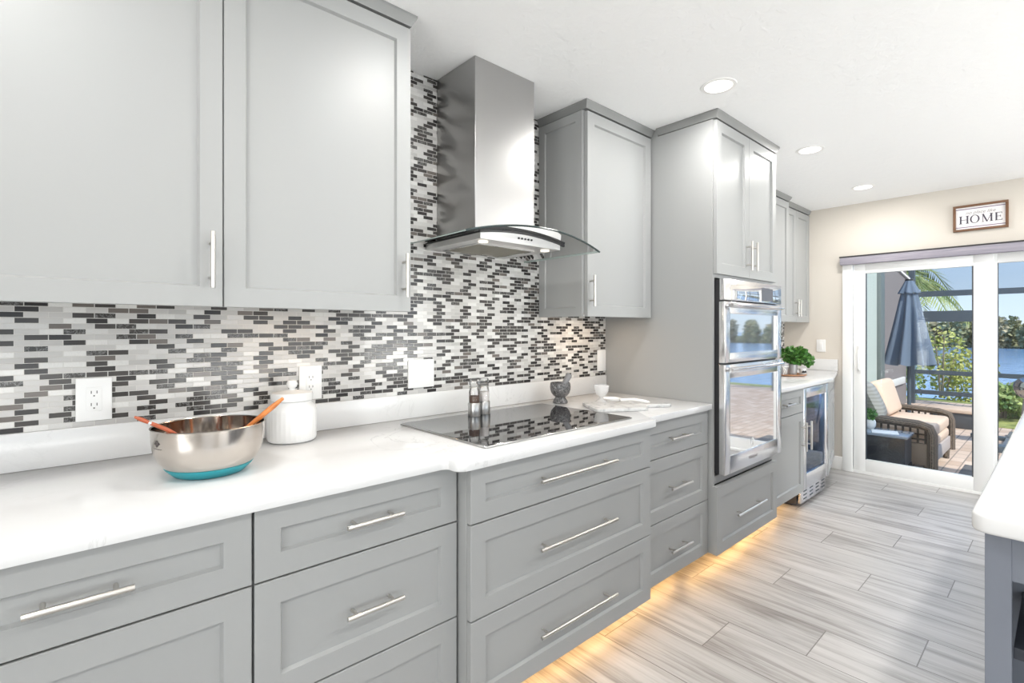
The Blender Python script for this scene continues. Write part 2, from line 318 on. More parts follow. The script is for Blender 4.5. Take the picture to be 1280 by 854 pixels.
# ------------------------------------------------------------------ mesh helpers
class MB:
    def __init__(s, T=None): s.bm = bmesh.new(); s.T = T
    def _add(s, verts, faces, bevel=0.0, seg=2, edges='all'):
        vs = [s.bm.verts.new(v) for v in verts]
        fs = []
        for f in faces:
            try: fs.append(s.bm.faces.new([vs[i] for i in f]))
            except ValueError: pass
        if bevel > 0:
            es = list({e for f in fs for e in f.edges})
            bmesh.ops.recalc_face_normals(s.bm, faces=fs)
            if edges == 'sharp': es = [e for e in es if len(e.link_faces) == 2 and e.calc_face_angle(0) > 0.6]
            bmesh.ops.bevel(s.bm, geom=es, offset=bevel, segments=seg, affect='EDGES', profile=0.5, clamp_overlap=True)
        return s
    def box(s, x0, x1, y0, y1, z0, z1, bevel=0.0, seg=2):
        x0, x1 = sorted((x0, x1)); y0, y1 = sorted((y0, y1)); z0, z1 = sorted((z0, z1))
        v = [(x, y, z) for z in (z0, z1) for y in (y0, y1) for x in (x0, x1)]
        return s._add(v, [(0,2,3,1),(4,5,7,6),(0,1,5,4),(2,6,7,3),(0,4,6,2),(1,3,7,5)], bevel, seg)
    def prism(s, poly, z0, z1, bevel=0.0, seg=2, axis='Z'):
        n = len(poly)
        if axis == 'Z': f = lambda a, b, c: (a, b, c)
        elif axis == 'Y': f = lambda a, b, c: (a, c, b)
        else: f = lambda a, b, c: (c, a, b)
        v = [f(a, b, z0) for a, b in poly] + [f(a, b, z1) for a, b in poly]
        fs = [tuple(range(n))[::-1], tuple(range(n, 2*n))] + [(i, (i+1) % n, n+(i+1) % n, n+i) for i in range(n)]
        return s._add(v, fs, bevel, seg, 'sharp')
    def ring(s, c, u, v, r, seg): return [tuple(c + (u*math.cos(2*math.pi*i/seg) + v*math.sin(2*math.pi*i/seg))*r) for i in range(seg)]
    def tube(s, pts, r, seg=12, cap=True):
        pts = [Vector(p) for p in pts]; rs = r if isinstance(r, (list, tuple)) else [r]*len(pts)
        vs, fs = [], []; pu = None
        for i, p in enumerate(pts):
            d = (pts[min(i+1, len(pts)-1)] - pts[max(i-1, 0)]).normalized()
            if pu is None:
                a = Vector((0, 0, 1)) if abs(d.z) < 0.9 else Vector((1, 0, 0)); u = d.cross(a).normalized()
            else: u = (pu - d*pu.dot(d)).normalized()
            pu = u; vs += s.ring(p, u, d.cross(u), rs[i], seg)
        for i in range(len(pts)-1):
            for j in range(seg):
                fs.append((i*seg+j, i*seg+(j+1) % seg, (i+1)*seg+(j+1) % seg, (i+1)*seg+j))
        if cap: fs += [tuple(range(seg))[::-1], tuple(range((len(pts)-1)*seg, len(pts)*seg))]
        return s._add(vs, fs)
    def lathe(s, c, prof, seg=40, close=False):
        c = Vector(c); vs, fs = [], []; rows = []
        for r, z in prof:
            if r < 1e-5: rows.append([len(vs)]); vs.append(tuple(c + Vector((0, 0, z))))
            else:
                rows.append(list(range(len(vs), len(vs)+seg)))
                vs += [tuple(c + Vector((r*math.cos(2*math.pi*i/seg), r*math.sin(2*math.pi*i/seg), z))) for i in range(seg)]
        pairs = list(zip(rows, rows[1:])) + ([(rows[-1], rows[0])] if close else [])
        for a, b in pairs:
            for j in range(seg):
                k = (j+1) % seg
                if len(a) == 1 and len(b) == 1: continue
                if len(a) == 1: fs.append((a[0], b[k], b[j]))
                elif len(b) == 1: fs.append((a[j], a[k], b[0]))
                else: fs.append((a[j], a[k], b[k], b[j]))
        return s._add(vs, fs)
    def shaker(s, x0, x1, z0, z1, yf, st=0.055, th=0.02, dep=0.011, sb=None):
        """a framed door or drawer front facing -Y with a recessed flat panel"""
        b = 0.0015; sb = sb or st
        o = [(x0+b, z0+b), (x1-b, z0+b), (x1-b, z1-b), (x0+b, z1-b)]
        o2 = [(x0, z0), (x1, z0), (x1, z1), (x0, z1)]
        i1 = [(x0+st, z0+sb), (x1-st, z0+sb), (x1-st, z1-sb), (x0+st, z1-sb)]
        q = 0.005
        i2 = [(x0+st+q, z0+sb+q), (x1-st-q, z0+sb+q), (x1-st-q, z1-sb-q), (x0+st+q, z1-sb-q)]
        rings = [(o2, yf+th), (o2, yf+b), (o, yf), (i1, yf), (i2, yf+dep)]
        vs = [(x, y, z) for r, y in rings for x, z in r]; fs = [(0, 1, 2, 3), (19, 18, 17, 16)]
        for k in range(4):
            for j in range(4): fs.append((k*4+j, k*4+(j+1) % 4, k*4+4+(j+1) % 4, k*4+4+j))
        return s._add(vs, fs)
    def pull_h(s, x0, x1, z, yf, r=0.006, off=0.03, inset=0.17):
        s.tube([(x0, yf-off, z), (x1, yf-off, z)], r, 14)
        d = (x1-x0)*inset
        for x in (x0+d, x1-d): s.tube([(x, yf+0.004, z), (x, yf-off, z)], r*0.75, 10)
        return s
    def pull_v(s, x, z0, z1, yf, r=0.006, off=0.03, inset=0.19):
        s.tube([(x, yf-off, z0), (x, yf-off, z1)], r, 14)
        d = (z1-z0)*inset
        for z in (z0+d, z1-d): s.tube([(x, yf+0.004, z), (x, yf-off, z)], r*0.75, 10)
        return s
    def build(s, name, material, parent=None, smooth=40):
        bm = s.bm
        if s.T is not None: bmesh.ops.transform(bm, matrix=s.T, verts=bm.verts)
        bmesh.ops.recalc_face_normals(bm, faces=bm.faces)
        org = Vector((0, 0, 0))
        if parent is not None:
            q = parent
            while q: org += q.location; q = q.parent
        else:
            if len(bm.verts):
                xs = [v.co for v in bm.verts]
                org = Vector(((min(c.x for c in xs)+max(c.x for c in xs))/2, (min(c.y for c in xs)+max(c.y for c in xs))/2, min(c.z for c in xs)))
        bmesh.ops.translate(bm, vec=-org, verts=bm.verts)
        me = bpy.data.meshes.new(name); bm.to_mesh(me); bm.free()
        if smooth:
            me.shade_smooth(); me.set_sharp_from_angle(angle=math.radians(smooth))
        me.materials.append(M[material] if isinstance(material, str) else material)
        o = bpy.data.objects.new(name, me); COL.objects.link(o)
        if parent is None: o.location = org
        else: o.parent = parent
        return o
def thing(name, loc, label, cat, group=None):
    o = bpy.data.objects.new(name, None); COL.objects.link(o); o.location = loc; o.empty_display_size = 0.1
    o['label'] = label; o['category'] = cat
    if group: o['group'] = group
    return o
def tag(o, label, cat, group=None, kind=None):
    o['label'] = label; o['category'] = cat
    if group: o['group'] = group
    if kind: o['kind'] = kind
    return o
def struct(o): o['kind'] = 'structure'; return o
def sempty(name, loc):
    o = bpy.data.objects.new(name, None); COL.objects.link(o); o.location = loc; o['kind'] = 'structure'; return o
def wl(o, t): o['label'] = t; return o

# ------------------------------------------------------------------ the room
struct(MB().box(XL, XE+0.02, YR, 0.0, -0.12, 0.0).build('floor', 'floor'))
struct(MB().box(XL-0.2, XE+0.2, YR-0.2, 0.2, H, H+0.2).build('ceiling', 'ceiling'))
struct(MB().box(XL-0.2, XE+0.2, 0.0, 0.2, -0.12, H).build('wall_back', 'beige'))
LW0, LW1 = -4.4, -1.5
b = MB(); b.box(XL-0.2, XL, LW1, 0.0, -0.12, H); b.box(XL-0.2, XL, YR, LW0, -0.12, H); b.box(XL-0.2, XL, LW0, LW1, -0.12, 0.35); b.box(XL-0.2, XL, LW0, LW1, 2.25, H)
struct(b.build('wall_left', 'beige'))
r = sempty('window_4', (XL, (LW0+LW1)/2, 0.35)); b = MB()  # unseen window, added with its lamp to light the tall cabinet's side
for y in (LW0+0.03, (LW0+LW1)/2, LW1-0.03): b.box(XL-0.09, XL-0.03, y-0.03, y+0.03, 0.35, 2.25)
for z in (0.38, 2.22): b.box(XL-0.09, XL-0.03, LW0, LW1, z-0.03, z+0.03)
b.build('window_frame', 'white_vinyl', r); MB().box(XL-0.065, XL-0.06, LW0+0.06, LW1-0.06, 0.41, 2.19).build('pane', 'pane', r)
# end wall with the sliding door opening
DY0, DY1, DZ = -0.555, -3.25, 1.962
b = MB(); b.box(XE, XE+0.2, DY0, 0.0, -0.12, H); b.box(XE, XE+0.2, DY1, DY0, DZ, H); b.box(XE, XE+0.2, YR, DY1, -0.12, H)
struct(b.build('wall_end', 'beige'))
# unseen right-hand wall, its three wide windows put in for light
b = MB(); xs = [XL] + [q for ab in WINS for q in ab] + [XE]
for i in range(0, len(xs), 2): b.box(xs[i], xs[i+1], YR-0.15, YR, -0.12, H)
for a, c in WINS: b.box(a, c, YR-0.15, YR, -0.12, 0.35); b.box(a, c, YR-0.15, YR, 2.25, H)
struct(b.build('wall_right', 'beige'))
for i, (a, c) in enumerate(WINS):
    r = sempty('window_%d' % (i+1), ((a+c)/2, YR, 0.35))  # unseen window, put in for light
    b = MB()
    for x in (a+0.03, (a+c)/2, c-0.03): b.box(x-0.03, x+0.03, YR-0.09, YR-0.03, 0.35, 2.25)
    for z in (0.38, 2.22): b.box(a, c, YR-0.09, YR-0.03, z-0.03, z+0.03)
    b.build('window_frame', 'white_vinyl', r)
    MB().box(a+0.06, c-0.06, YR-0.065, YR-0.06, 0.41, 2.19).build('pane', 'pane', r)
# tiled splashback sheets
b = MB(); b.box(-1.5, 2.535, -0.008, 0.0, 1.0, H-0.001)
struct(b.build('trim_1', 'mosaic'))
struct(MB().box(3.3, XE, -0.045, 0.0, 1.0, 1.40).build('trim_2', 'mosaic'))
# baseboard by the sliding door
b = MB(); b.box(XE-0.015, XE, -0.555, -0.40, 0.0, 0.12, 0.004)
struct(b.build('baseboard_end', 'white_trim'))
struct(MB().box(XL, XL+0.015, YR, 0, 0, 0.12, 0.004).build('baseboard_left', 'white_trim'))

# sliding glass door
door = sempty('door_1', (XE, -1.9, 0.0))
b = MB(); b.box(XE-0.025, XE+0.2, DY0-0.075, DY0+0.003, 0.0, 1.95, 0.003); b.box(XE-0.003, XE+0.2, DY1, DY0-0.075, 1.92, DZ, 0.003)
b.box(XE-0.012, XE+0.2, DY1, DY0-0.075, -0.02, 0.022, 0.003); b.box(XE-0.025, XE+0.2, DY1, DY1+0.075, 0.0, 1.95, 0.003)
b.build('door_frame', 'white_vinyl', door)
def panel(y0, y1, x0, x1, st0, st1, zb, zt, inner):
    b = MB(); b.box(x0, x1, y0-st0, y0, 0.022, 1.92, 0.003); b.box(x0, x1, y1, y1+st1, 0.022, 1.92, 0.003)
    b.box(x0, x1, y1+st1, y0-st0, 0.022, zb, 0.003); b.box(x0, x1, y1+st1, y0-st0, zt, 1.92, 0.003)
    f = b.build('door_panel', 'white_vinyl', door)
    a, c = y0-st0, y1+st1; xm = (x0+x1)/2
    MB().box(xm-0.003, xm+0.003, c, a, zb, zt).build('pane', 'pane', f)
    g = MB(); t = 0.009
    g.box(x0+0.004, x1-0.004, c, c+t, zb, zt); g.box(x0+0.004, x1-0.004, a-t*0.5, a, zb, zt)
    g.build('gasket', 'gasket', f)
    return f
p1 = panel(-0.637, -1.560, XE-0.008, XE+0.035, 0.088, 0.118, 0.130, 1.805, 1)
p2 = panel(-1.50, -2.42, XE+0.045, XE+0.088, 0.075, 0.09, 0.130, 1.82, 1)
panel(-2.36, -3.18, XE+0.095, XE+0.135, 0.075, 0.09, 0.130, 1.82, 1)
hb = MB(); hb.box(XE-0.016, XE-0.006, -0.695, -0.665, 0.90, 1.15, 0.004)
hb.tube([(XE-0.012, -0.68, 0.93), (XE-0.045, -0.68, 0.95), (XE-0.05, -0.68, 1.02), (XE-0.045, -0.68, 1.10), (XE-0.012, -0.68, 1.12)], 0.008)
hb.build('door_handle', 'white_plastic', p1)
# fabric valance
v = thing('blind_valance', (5.335, -1.9, 1.89), 'lilac-grey fabric blind valance running above the white sliding door', 'valance')
MB().box(5.30, 5.365, -3.30, -0.542, 1.889, 1.955, 0.004).build('fabric_band', 'valance', v)
MB().box(5.297, 5.368, -3.303, -0.538, 1.955, 1.966, 0.002).build('cassette', 'valance_top', v)

# ------------------------------------------------------------------ ceiling lights
def can(x, y, label, group=None, power=CAN_POWER):
    t = thing('recessed_ceiling_light', (x, y, H), label, 'ceiling light', group)
    b = MB(); b.lathe((x, y, H), [(0.0605, -0.0015), (0.062, -0.0035), (0.078, -0.0025), (0.080, 0.0)], 40); b.build('trim_ring', 'white_trim', t)
    b = MB(); b.lathe((x, y, H), [(0.0, -0.0034), (0.0605, -0.0034), (0.0605, -0.001)], 40); b.build('lens', 'lamp_on', t)
    area('ceiling_lamp', (x, y, H-0.012), (0, 0, -1), 0.13, 0.13, power, (1.0, 0.975, 0.94), t, 'DISK')
can(2.283, -0.845, 'round recessed ceiling light nearest the range hood, largest of three')
can(3.530, -0.845, 'round recessed ceiling light in front of the tall oven cabinet, middle of three')
can(4.775, -0.842, 'round recessed ceiling light nearest the beige end wall, smallest of three')
for x, y in [(1.04, -0.845), (-0.20, -0.845), (-1.45, -0.845), (-1.45, -2.35), (-0.2, -2.35), (1.04, -2.35), (2.283, -2.35), (3.53, -2.35), (4.775, -2.35), (-0.2, -4.2), (2.283, -4.2), (4.4, -4.2)]:  # unseen lights put in for brightness; the counter row keeps the visible spacing
    can(x, y, 'round recessed ceiling light outside the view, behind the camera side', 'recessed lights out of view', ROW_POWER if y < -2 else CAN_POWER)

# ------------------------------------------------------------------ wall cabinets
ZU0, ZU1 = 1.367, 2.395
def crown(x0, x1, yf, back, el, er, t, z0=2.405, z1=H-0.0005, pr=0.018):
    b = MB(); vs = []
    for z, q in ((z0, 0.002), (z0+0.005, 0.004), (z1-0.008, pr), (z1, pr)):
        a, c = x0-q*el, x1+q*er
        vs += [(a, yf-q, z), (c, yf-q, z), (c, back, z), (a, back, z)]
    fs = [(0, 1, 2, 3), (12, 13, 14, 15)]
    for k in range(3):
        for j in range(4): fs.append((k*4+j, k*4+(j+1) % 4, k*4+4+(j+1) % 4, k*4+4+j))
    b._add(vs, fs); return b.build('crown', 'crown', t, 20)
def wall_cab(x0, x1, yf, label, doors, pulls, side_panel=False, z0=ZU0, name='wall_cabinet', group=None, crown_l=True, crown_r=True, back=-0.008):
    t = thing(name, ((x0+x1)/2, yf/2, z0), label, 'wall cabinet', group)
    b = MB(); b.box(x0+0.001, x1-0.001, yf+0.022, back, z0+0.016, 2.402, 0.001, 1)
    b.build('carcass', 'paint', t)
    for (a, c), pl in zip(doors, pulls):
        d = MB().shaker(a+0.0015, c-0.0015, z0, ZU1, yf, 0.056).build('door', 'paint', t)
        if pl is not None: MB().pull_v(pl, 1.418, 1.573, yf, 0.006, 0.032).build('handle', 'nickel', d)
    if side_panel:
        # framed decorative end panel facing -X, with a recessed field
        Tm = Matrix.Translation((x0, 0, 0)) @ Matrix.Rotation(math.radians(-90), 4, 'Z')
        sb = MB(Tm); sb.shaker(0.010, -(yf+0.024), z0, 2.402, -0.006, 0.045, 0.008, 0.006); sb.build('end_panel', 'paint', t)
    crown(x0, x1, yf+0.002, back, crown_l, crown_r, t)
    return t
wall_cab(-0.275, 0.338, -0.34, 'grey shaker wall cabinet at the far left above the outlet and steel bowl', [(-0.275, 0.338)], [0.306], crown_l=False, crown_r=False)
wall_cab(0.338, 0.943, -0.34, 'grey shaker wall cabinet directly left of the range hood', [(0.338, 0.943)], [0.910], crown_l=False)
wall_cab(1.936, 2.518, -0.34, 'grey shaker wall cabinet between range hood and tall oven cabinet', [(1.942, 2.512)], [1.962], side_panel=True, crown_r=False)
wall_cab(3.325, 4.66, -0.335, 'grey wall cabinet just past the tall oven cabinet, deeper of the far two', [(3.34, 4.0), (4.0, 4.655)], [3.96, None], crown_l=False, back=-0.002)
wall_cab(4.662, 5.367, -0.272, 'grey wall cabinet in the corner by the beige end wall, with paired bar handles', [(4.665, 5.015), (5.015, 5.365)], [4.985, 5.045], crown_l=False, crown_r=False, back=-0.002)

# ------------------------------------------------------------------ tall oven cabinet and ovens
TX0, TX1, TY = 2.522, 3.318, -0.700
t = thing('tall_oven_cabinet', ((TX0+TX1)/2, -0.35, 0.0), 'tall grey cabinet reaching the ceiling, housing the steel double oven', 'tall cabinet')
b = MB(); b.box(TX0, TX0+0.02, TY, -0.002, 0.128, 2.402, 0.001, 1); b.box(TX1-0.02, TX1, TY, -0.002, 0.128, 2.402, 0.001, 1)
b.box(TX0+0.02, TX1-0.02, TY+0.02, -0.002, 0.135, 0.155); b.box(TX0+0.02, TX1-0.02, TY, -0.002, 0.49, 0.53); b.box(TX0+0.02, TX1-0.02, TY, -0.002, 1.575, 2.402)
b.box(TX0+0.02, TX1-0.02, -0.03, -0.002, 0.1, 1.6)
b.box(TX0+0.001, TX1-0.001, TY+0.24, TY+0.22, 0.0, 0.135)
b.build('carcass', 'paint', t)
for a, c, pl in ((TX0+0.004, 2.920, 2.885), (2.922, TX1-0.004, 2.957)):
    d = MB().shaker(a, c, 1.594, ZU1, TY-0.021, 0.056).build('door', 'paint', t)
    MB().pull_v(pl, 1.635, 1.800, TY-0.021, 0.006, 0.032).build('handle', 'nickel', d)
d = MB().shaker(TX0-0.004, TX1-0.004, 0.128, 0.482, TY-0.026, 0.058, 0.025).build('drawer', 'paint', t)
MB().pull_h(2.70, 3.075, 0.300, TY-0.026, 0.006, 0.032, 0.16).build('handle', 'nickel', d)
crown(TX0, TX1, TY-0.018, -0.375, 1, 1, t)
MB().box(TX0, TX1, -0.375, -0.002, 2.402, H-0.0005).build('top_filler', 'paint', t)

OX0, OX1, OY = 2.540, 3.300, -0.757
ov = thing('double_wall_oven', ((OX0+OX1)/2, -0.4, 0.54), 'stainless microwave and oven stack built into the tall grey cabinet', 'oven')
b = MB(); b.box(OX0+0.012, OX1-0.012, OY+0.03, -0.06, 0.545, 1.565)
b.build('body', 'black_plastic', ov)
f = MB(); f.box(OX0, OX1, OY, OY+0.03, 1.455, 1.568, 0.004); cp = f.build('control_panel', 'oven_steel', ov)
MB().box(OX0+0.055, OX1-0.06, OY-0.002, OY+0.01, 1.462, 1.545, 0.001).build('display_glass', 'oven_glass', cp)
MB().box(3.00, 3.16, OY-0.003, OY, 1.466, 1.541).build('display', mat('dark_display', (0.09, 0.09, 0.10), 0.25), cp)
def oven_door(z0, z1, gz0, gz1, hz, name):
    f = MB()
    gx0, gx1 = OX0+0.060, OX1-0.060
    for q in ((OX0, gx0, z0, z1), (gx1, OX1, z0, z1), (gx0, gx1, z0, gz0), (gx0, gx1, gz1, z1)): f.box(q[0], q[1], OY, OY+0.032, q[2], q[3], 0.002)
    d = f.build(name, 'oven_steel', ov)
    MB().box(gx0-0.002, gx1+0.002, OY+0.004, OY+0.02, gz0-0.002, gz1+0.002).build('window', 'oven_glass', d)
    h = MB(); n = 14
    h.tube([(OX0+0.008+(OX1-OX0-0.07)*i/n, OY-0.030-0.010*math.sin(math.pi*i/n), hz) for i in range(n+1)], 0.010, 14)
    for x in (OX0+0.03, OX1-0.085): h.tube([(x, OY+0.002, hz), (x, OY-0.032, hz)], 0.009, 12)
    h.build('handle', 'chrome', d)
    return d
oven_door(1.128, 1.448, 1.178, 1.385, 1.428, 'microwave_door')
od = oven_door(0.545, 1.118, 0.637, 1.045, 1.096, 'oven_door')
def text_mesh(txt, size, name, material, parent, T, shear=0.0, extrude=0.0005, align='CENTER'):
    cu = bpy.data.curves.new(name, 'FONT'); cu.body = txt; cu.size = size; cu.align_x = align; cu.align_y = 'CENTER'; cu.shear = shear; cu.extrude = extrude
    o = bpy.data.objects.new(name, cu); COL.objects.link(o)
    bpy.context.view_layer.update()
    me = bpy.data.meshes.new_from_object(o.evaluated_get(bpy.context.evaluated_depsgraph_get()))
    bpy.data.objects.remove(o); bpy.data.curves.remove(cu)
    b = MB(T); b.bm.from_mesh(me); bpy.data.meshes.remove(me)
    return b.build(name, material, parent, 0)
FRONT = lambda x, y, z: Matrix.Translation((x, y, z)) @ Matrix.Rotation(math.radians(90), 4, 'X')
text_mesh('Whirlpool', 0.026, 'maker_mark', 'ink_grey', od, FRONT(2.885, OY-0.001, 0.590))
b = MB(); n = 28
ro = [(2.885+0.021*math.cos(6.283*i/n), 0.672+0.024*math.sin(6.283*i/n)) for i in range(n)]; ri = [(2.885+0.012*math.cos(6.283*i/n), 0.672+0.015*math.sin(6.283*i/n)) for i in range(n)]
vs = [(x, OY+0.003, z) for x, z in ro] + [(x, OY+0.003, z) for x, z in ri]
b._add(vs, [(i, (i+1) % n, n+(i+1) % n, n+i) for i in range(n)]); b.build('badge', 'white_plastic', od, 0)

# ------------------------------------------------------------------ base cabinets
GAP = 0.003
def base_cab(x0, x1, yf, label, rows, pulls, name='base_cabinet', toe=True, st=0.058, z_top=0.8835, side_l=False):
    t = thing(name, ((x0+x1)/2, yf/2, 0.0), label, 'base cabinet')
    b = MB(); b.box(x0, x0+0.018, yf+0.021, -0.02, 0.12, z_top, 0.001, 1); b.box(x1-0.018, x1, yf+0.021, -0.02, 0.12, z_top, 0.001, 1)
    b.box(x0+0.018, x1-0.018, yf+0.03, -0.02, 0.12, 0.138); b.box(x0+0.018, x1-0.018, -0.04, -0.02, 0.138, z_top); b.box(x0+0.018, x1-0.018, yf+0.03, -0.04, z_top-0.02, z_top)
    b.build('carcass', 'paint', t)
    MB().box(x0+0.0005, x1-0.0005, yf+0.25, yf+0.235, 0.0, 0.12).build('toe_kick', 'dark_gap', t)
    for (z0, z1), (kind, *pv) in zip(rows, pulls):
        d = MB().shaker(x0+GAP/2, x1-GAP/2, z0, z1, yf, st).build('drawer' if kind == 'h' else 'door', 'paint', t)
        if kind == 'h': MB().pull_h(pv[0], pv[1], pv[2], yf, 0.006, 0.032, pv[3] if len(pv) > 3 else 0.17).build('handle', 'nickel', d)
        elif kind == 'v': MB().pull_v(pv[0], pv[1], pv[2], yf, 0.006, 0.032).build('handle', 'nickel', d)
    return t
R3 = [(0.7085, 0.8825), (0.413, 0.7040), (0.131, 0.4085)]
base_cab(-0.275, 0.3285, -0.668, 'grey base cabinet at the left picture edge, long bar handle on its top drawer', R3, [('h', -0.055, 0.106, 0.793), ('h', -0.055, 0.106, 0.557), ('h', -0.055, 0.106, 0.265)])
base_cab(0.3315, 0.912, -0.668, 'grey three-drawer base cabinet below the white lidded canister', R3, [('h', 0.545, 0.708, 0.791), ('h', 0.545, 0.708, 0.557), ('h', 0.545, 0.708, 0.265)])
base_cab(0.919, 1.900, -0.727, 'wide grey three-drawer base cabinet projecting forward below the black cooktop', R3, [('h', 1.195, 1.617, 0.790, 0.09), ('h', 1.195, 1.617, 0.560, 0.09), ('h', 1.195, 1.617, 0.266, 0.09)])
base_cab(1.905, 2.515, -0.678, 'narrow grey three-drawer base cabinet beside the tall oven cabinet', R3, [('h', 2.108, 2.297, 0.789), ('h', 2.108, 2.297, 0.557), ('h', 2.108, 2.297, 0.262)])
base_cab(3.325, 3.985, -0.664, 'grey base cabinet with a drawer over a door, left of the wine fridge', [(0.7085, 0.8825), (0.131, 0.7040)], [('h', 3.57, 3.73, 0.792), ('v', 3.945, 0.43, 0.636)], st=0.06)
# slanted end cabinet past the wine fridge
A0, A1 = Vector((4.545, -0.664, 0)), Vector((5.345, -0.490, 0))
ang = math.atan2(A1.y-A0.y, A1.x-A0.x); LEN = (A1-A0).length
Tm = Matrix.Translation(A0) @ Matrix.Rotation(ang, 4, 'Z')
t = thing('slanted_base_cabinet', (4.95, -0.35, 0.0), 'slanted grey end cabinet between wine fridge and sliding door', 'base cabinet')
b = MB(); b.prism([(4.55, -0.64), (5.34, -0.465), (5.34, -0.02), (4.55, -0.02)], 0.12, 0.8835); b.build('carcass', 'paint', t)
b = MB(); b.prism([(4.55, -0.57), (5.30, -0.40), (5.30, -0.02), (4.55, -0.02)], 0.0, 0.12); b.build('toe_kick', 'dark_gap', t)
MB(Tm).shaker(0.004, LEN-0.02, 0.7085, 0.8825, 0.0, 0.058).build('drawer', 'paint', t)
MB(Tm).shaker(0.004, LEN-0.02, 0.131, 0.7040, 0.0, 0.058).build('door', 'paint', t)
# filler strips beside the projecting cooktop cabinet
# ------------------------------------------------------------------ wine fridge
FX0, FX1, FY = 3.992, 4.538, -0.664
t = thing('wine_fridge', ((FX0+FX1)/2, -0.35, 0.0), 'steel-framed glass-door wine fridge with a vented grille at its foot', 'wine fridge')
b = MB(); b.box(FX0, FX0+0.015, FY+0.05, -0.04, 0.02, 0.878); b.box(FX1-0.015, FX1, FY+0.05, -0.04, 0.02, 0.878); b.box(FX0, FX1, FY+0.05, -0.04, 0.863, 0.878); b.box(FX0, FX1, FY+0.05, -0.04, 0.10, 0.125); b.box(FX0, FX1, -0.06, -0.04, 0.02, 0.878)
b.box(FX0+0.02, FX1-0.02, FY+0.09, -0.06, 0.0, 0.03)
b.build('cabinet_body', mat('dark_fridge_body', (0.03, 0.035, 0.05), 0.4), t)
f = MB(); sx = 0.052
f.box(FX0, FX0+sx, FY, FY+0.045, 0.135, 0.872, 0.003); f.box(FX1-sx, FX1, FY, FY+0.045, 0.135, 0.872, 0.003)
f.box(FX0+sx, FX1-sx, FY, FY+0.045, 0.135, 0.245, 0.003); f.box(FX0+sx, FX1-sx, FY, FY+0.045, 0.80, 0.872, 0.003)
d = f.build('door', 'oven_steel', t)
MB().box(FX0+sx-0.002, FX1-sx+0.002, FY+0.012, FY+0.03, 0.243, 0.802).build('door_glass', 'fridge_glass', d)
MB().pull_v(FX0+0.045, 0.43, 0.636, FY, 0.007, 0.035).build('handle', 'nickel', d)
for z in (0.27, 0.38, 0.49, 0.60, 0.71):
    s_ = MB(); s_.box(FX0+0.03, FX1-0.03, FY+0.075, FY+0.10, z-0.012, z+0.012, 0.002)
    for k in range(9): s_.tube([(FX0+0.06+k*0.053, FY+0.10, z), (FX0+0.06+k*0.053, -0.08, z)], 0.003, 6)
    s_.build('shelf', mat('pale_shelf', (0.55, 0.5, 0.48), 0.4), t)
MB().box(FX0+0.04, FX1-0.04, -0.068, -0.062, 0.855, 0.862).build('light_strip', 'strip_blue', t)
area('fridge_lamp', ((FX0+FX1)/2, -0.30, 0.855), (0, 0, -1), 0.4, 0.2, 8.0, (0.35, 0.6, 1.0), t)
g = MB(); g.box(FX0, FX1, FY+0.022, FY+0.04, 0.028, 0.131, 0.002); gr = g.build('grille', 'oven_steel', t)
for k in range(4):
    for j in range(3):
        x = FX0+0.055+k*0.135; z = 0.050+j*0.027
        MB().box(x, x+0.07, FY+0.0212, FY+0.024, z, z+0.009).build('grille_slot', 'gasket', gr)

# ------------------------------------------------------------------ worktops
def arc(cx, cy, r, a0, a1, n=7): return [(cx+r*math.cos(math.radians(a0+(a1-a0)*i/n)), cy+r*math.sin(math.radians(a0+(a1-a0)*i/n))) for i in range(n+1)]
t = thing('main_countertop', (0.9, -0.35, 0.884), 'long white quartz worktop holding the cooktop, steel bowl and canister', 'countertop')
poly = [(-1.5, -0.001), (-1.5, -0.690)] + arc(0.820, -0.725, 0.035, 90, 25, 6)[0:1] + arc(0.832, -0.720, 0.030, 90, 35, 6) + arc(0.895, -0.715, 0.040, 200, 270, 6)
poly += arc(1.890, -0.735, 0.020, -90, 0, 5) + [(1.912, -0.718)] + arc(1.930, -0.716, 0.016, 180, 90, 5) + [(2.519, -0.700), (2.519, -0.001)]
b = MB(); b.prism(poly, 0.884, 0.914, 0.004, 2); b.build('slab', 'quartz', t)
MB().box(-1.5, 2.518, -0.020, -0.001, 0.9142, 1.019, 0.002).build('upstand', 'quartz', t)
t = thing('far_countertop', (4.3, -0.35, 0.884), 'short white quartz worktop beyond the ovens, above the wine fridge', 'countertop')
poly = [(3.32, -0.002), (3.32, -0.690), (4.56, -0.690)] + [(4.585, -0.685)] + [(5.352, -0.512), (5.366, -0.505), (5.366, -0.002)]
b = MB(); b.prism(poly, 0.884, 0.914, 0.004, 2); b.build('slab', 'quartz', t)
b = MB(); b.box(3.32, 5.346, -0.065, -0.002, 0.9142, 1.019, 0.002); b.box(5.346, 5.367, -0.512, -0.002, 0.9142, 1.019, 0.002); b.build('upstand', 'quartz', t)

# ------------------------------------------------------------------ cooktop
t = thing('cooktop', (1.43, -0.395, 0.914), 'black glass cooktop set flush in the white worktop below the hood', 'cooktop')
MB().box(1.0215, 1.8415, -0.672, -0.120, 0.9145, 0.9205, 0.0015, 1).build('steel_edge', 'steel', t)
MB().box(1.0255, 1.8375, -0.668, -0.124, 0.9150, 0.9215, 0.001, 1).build('glass_top', 'black_gloss', t)

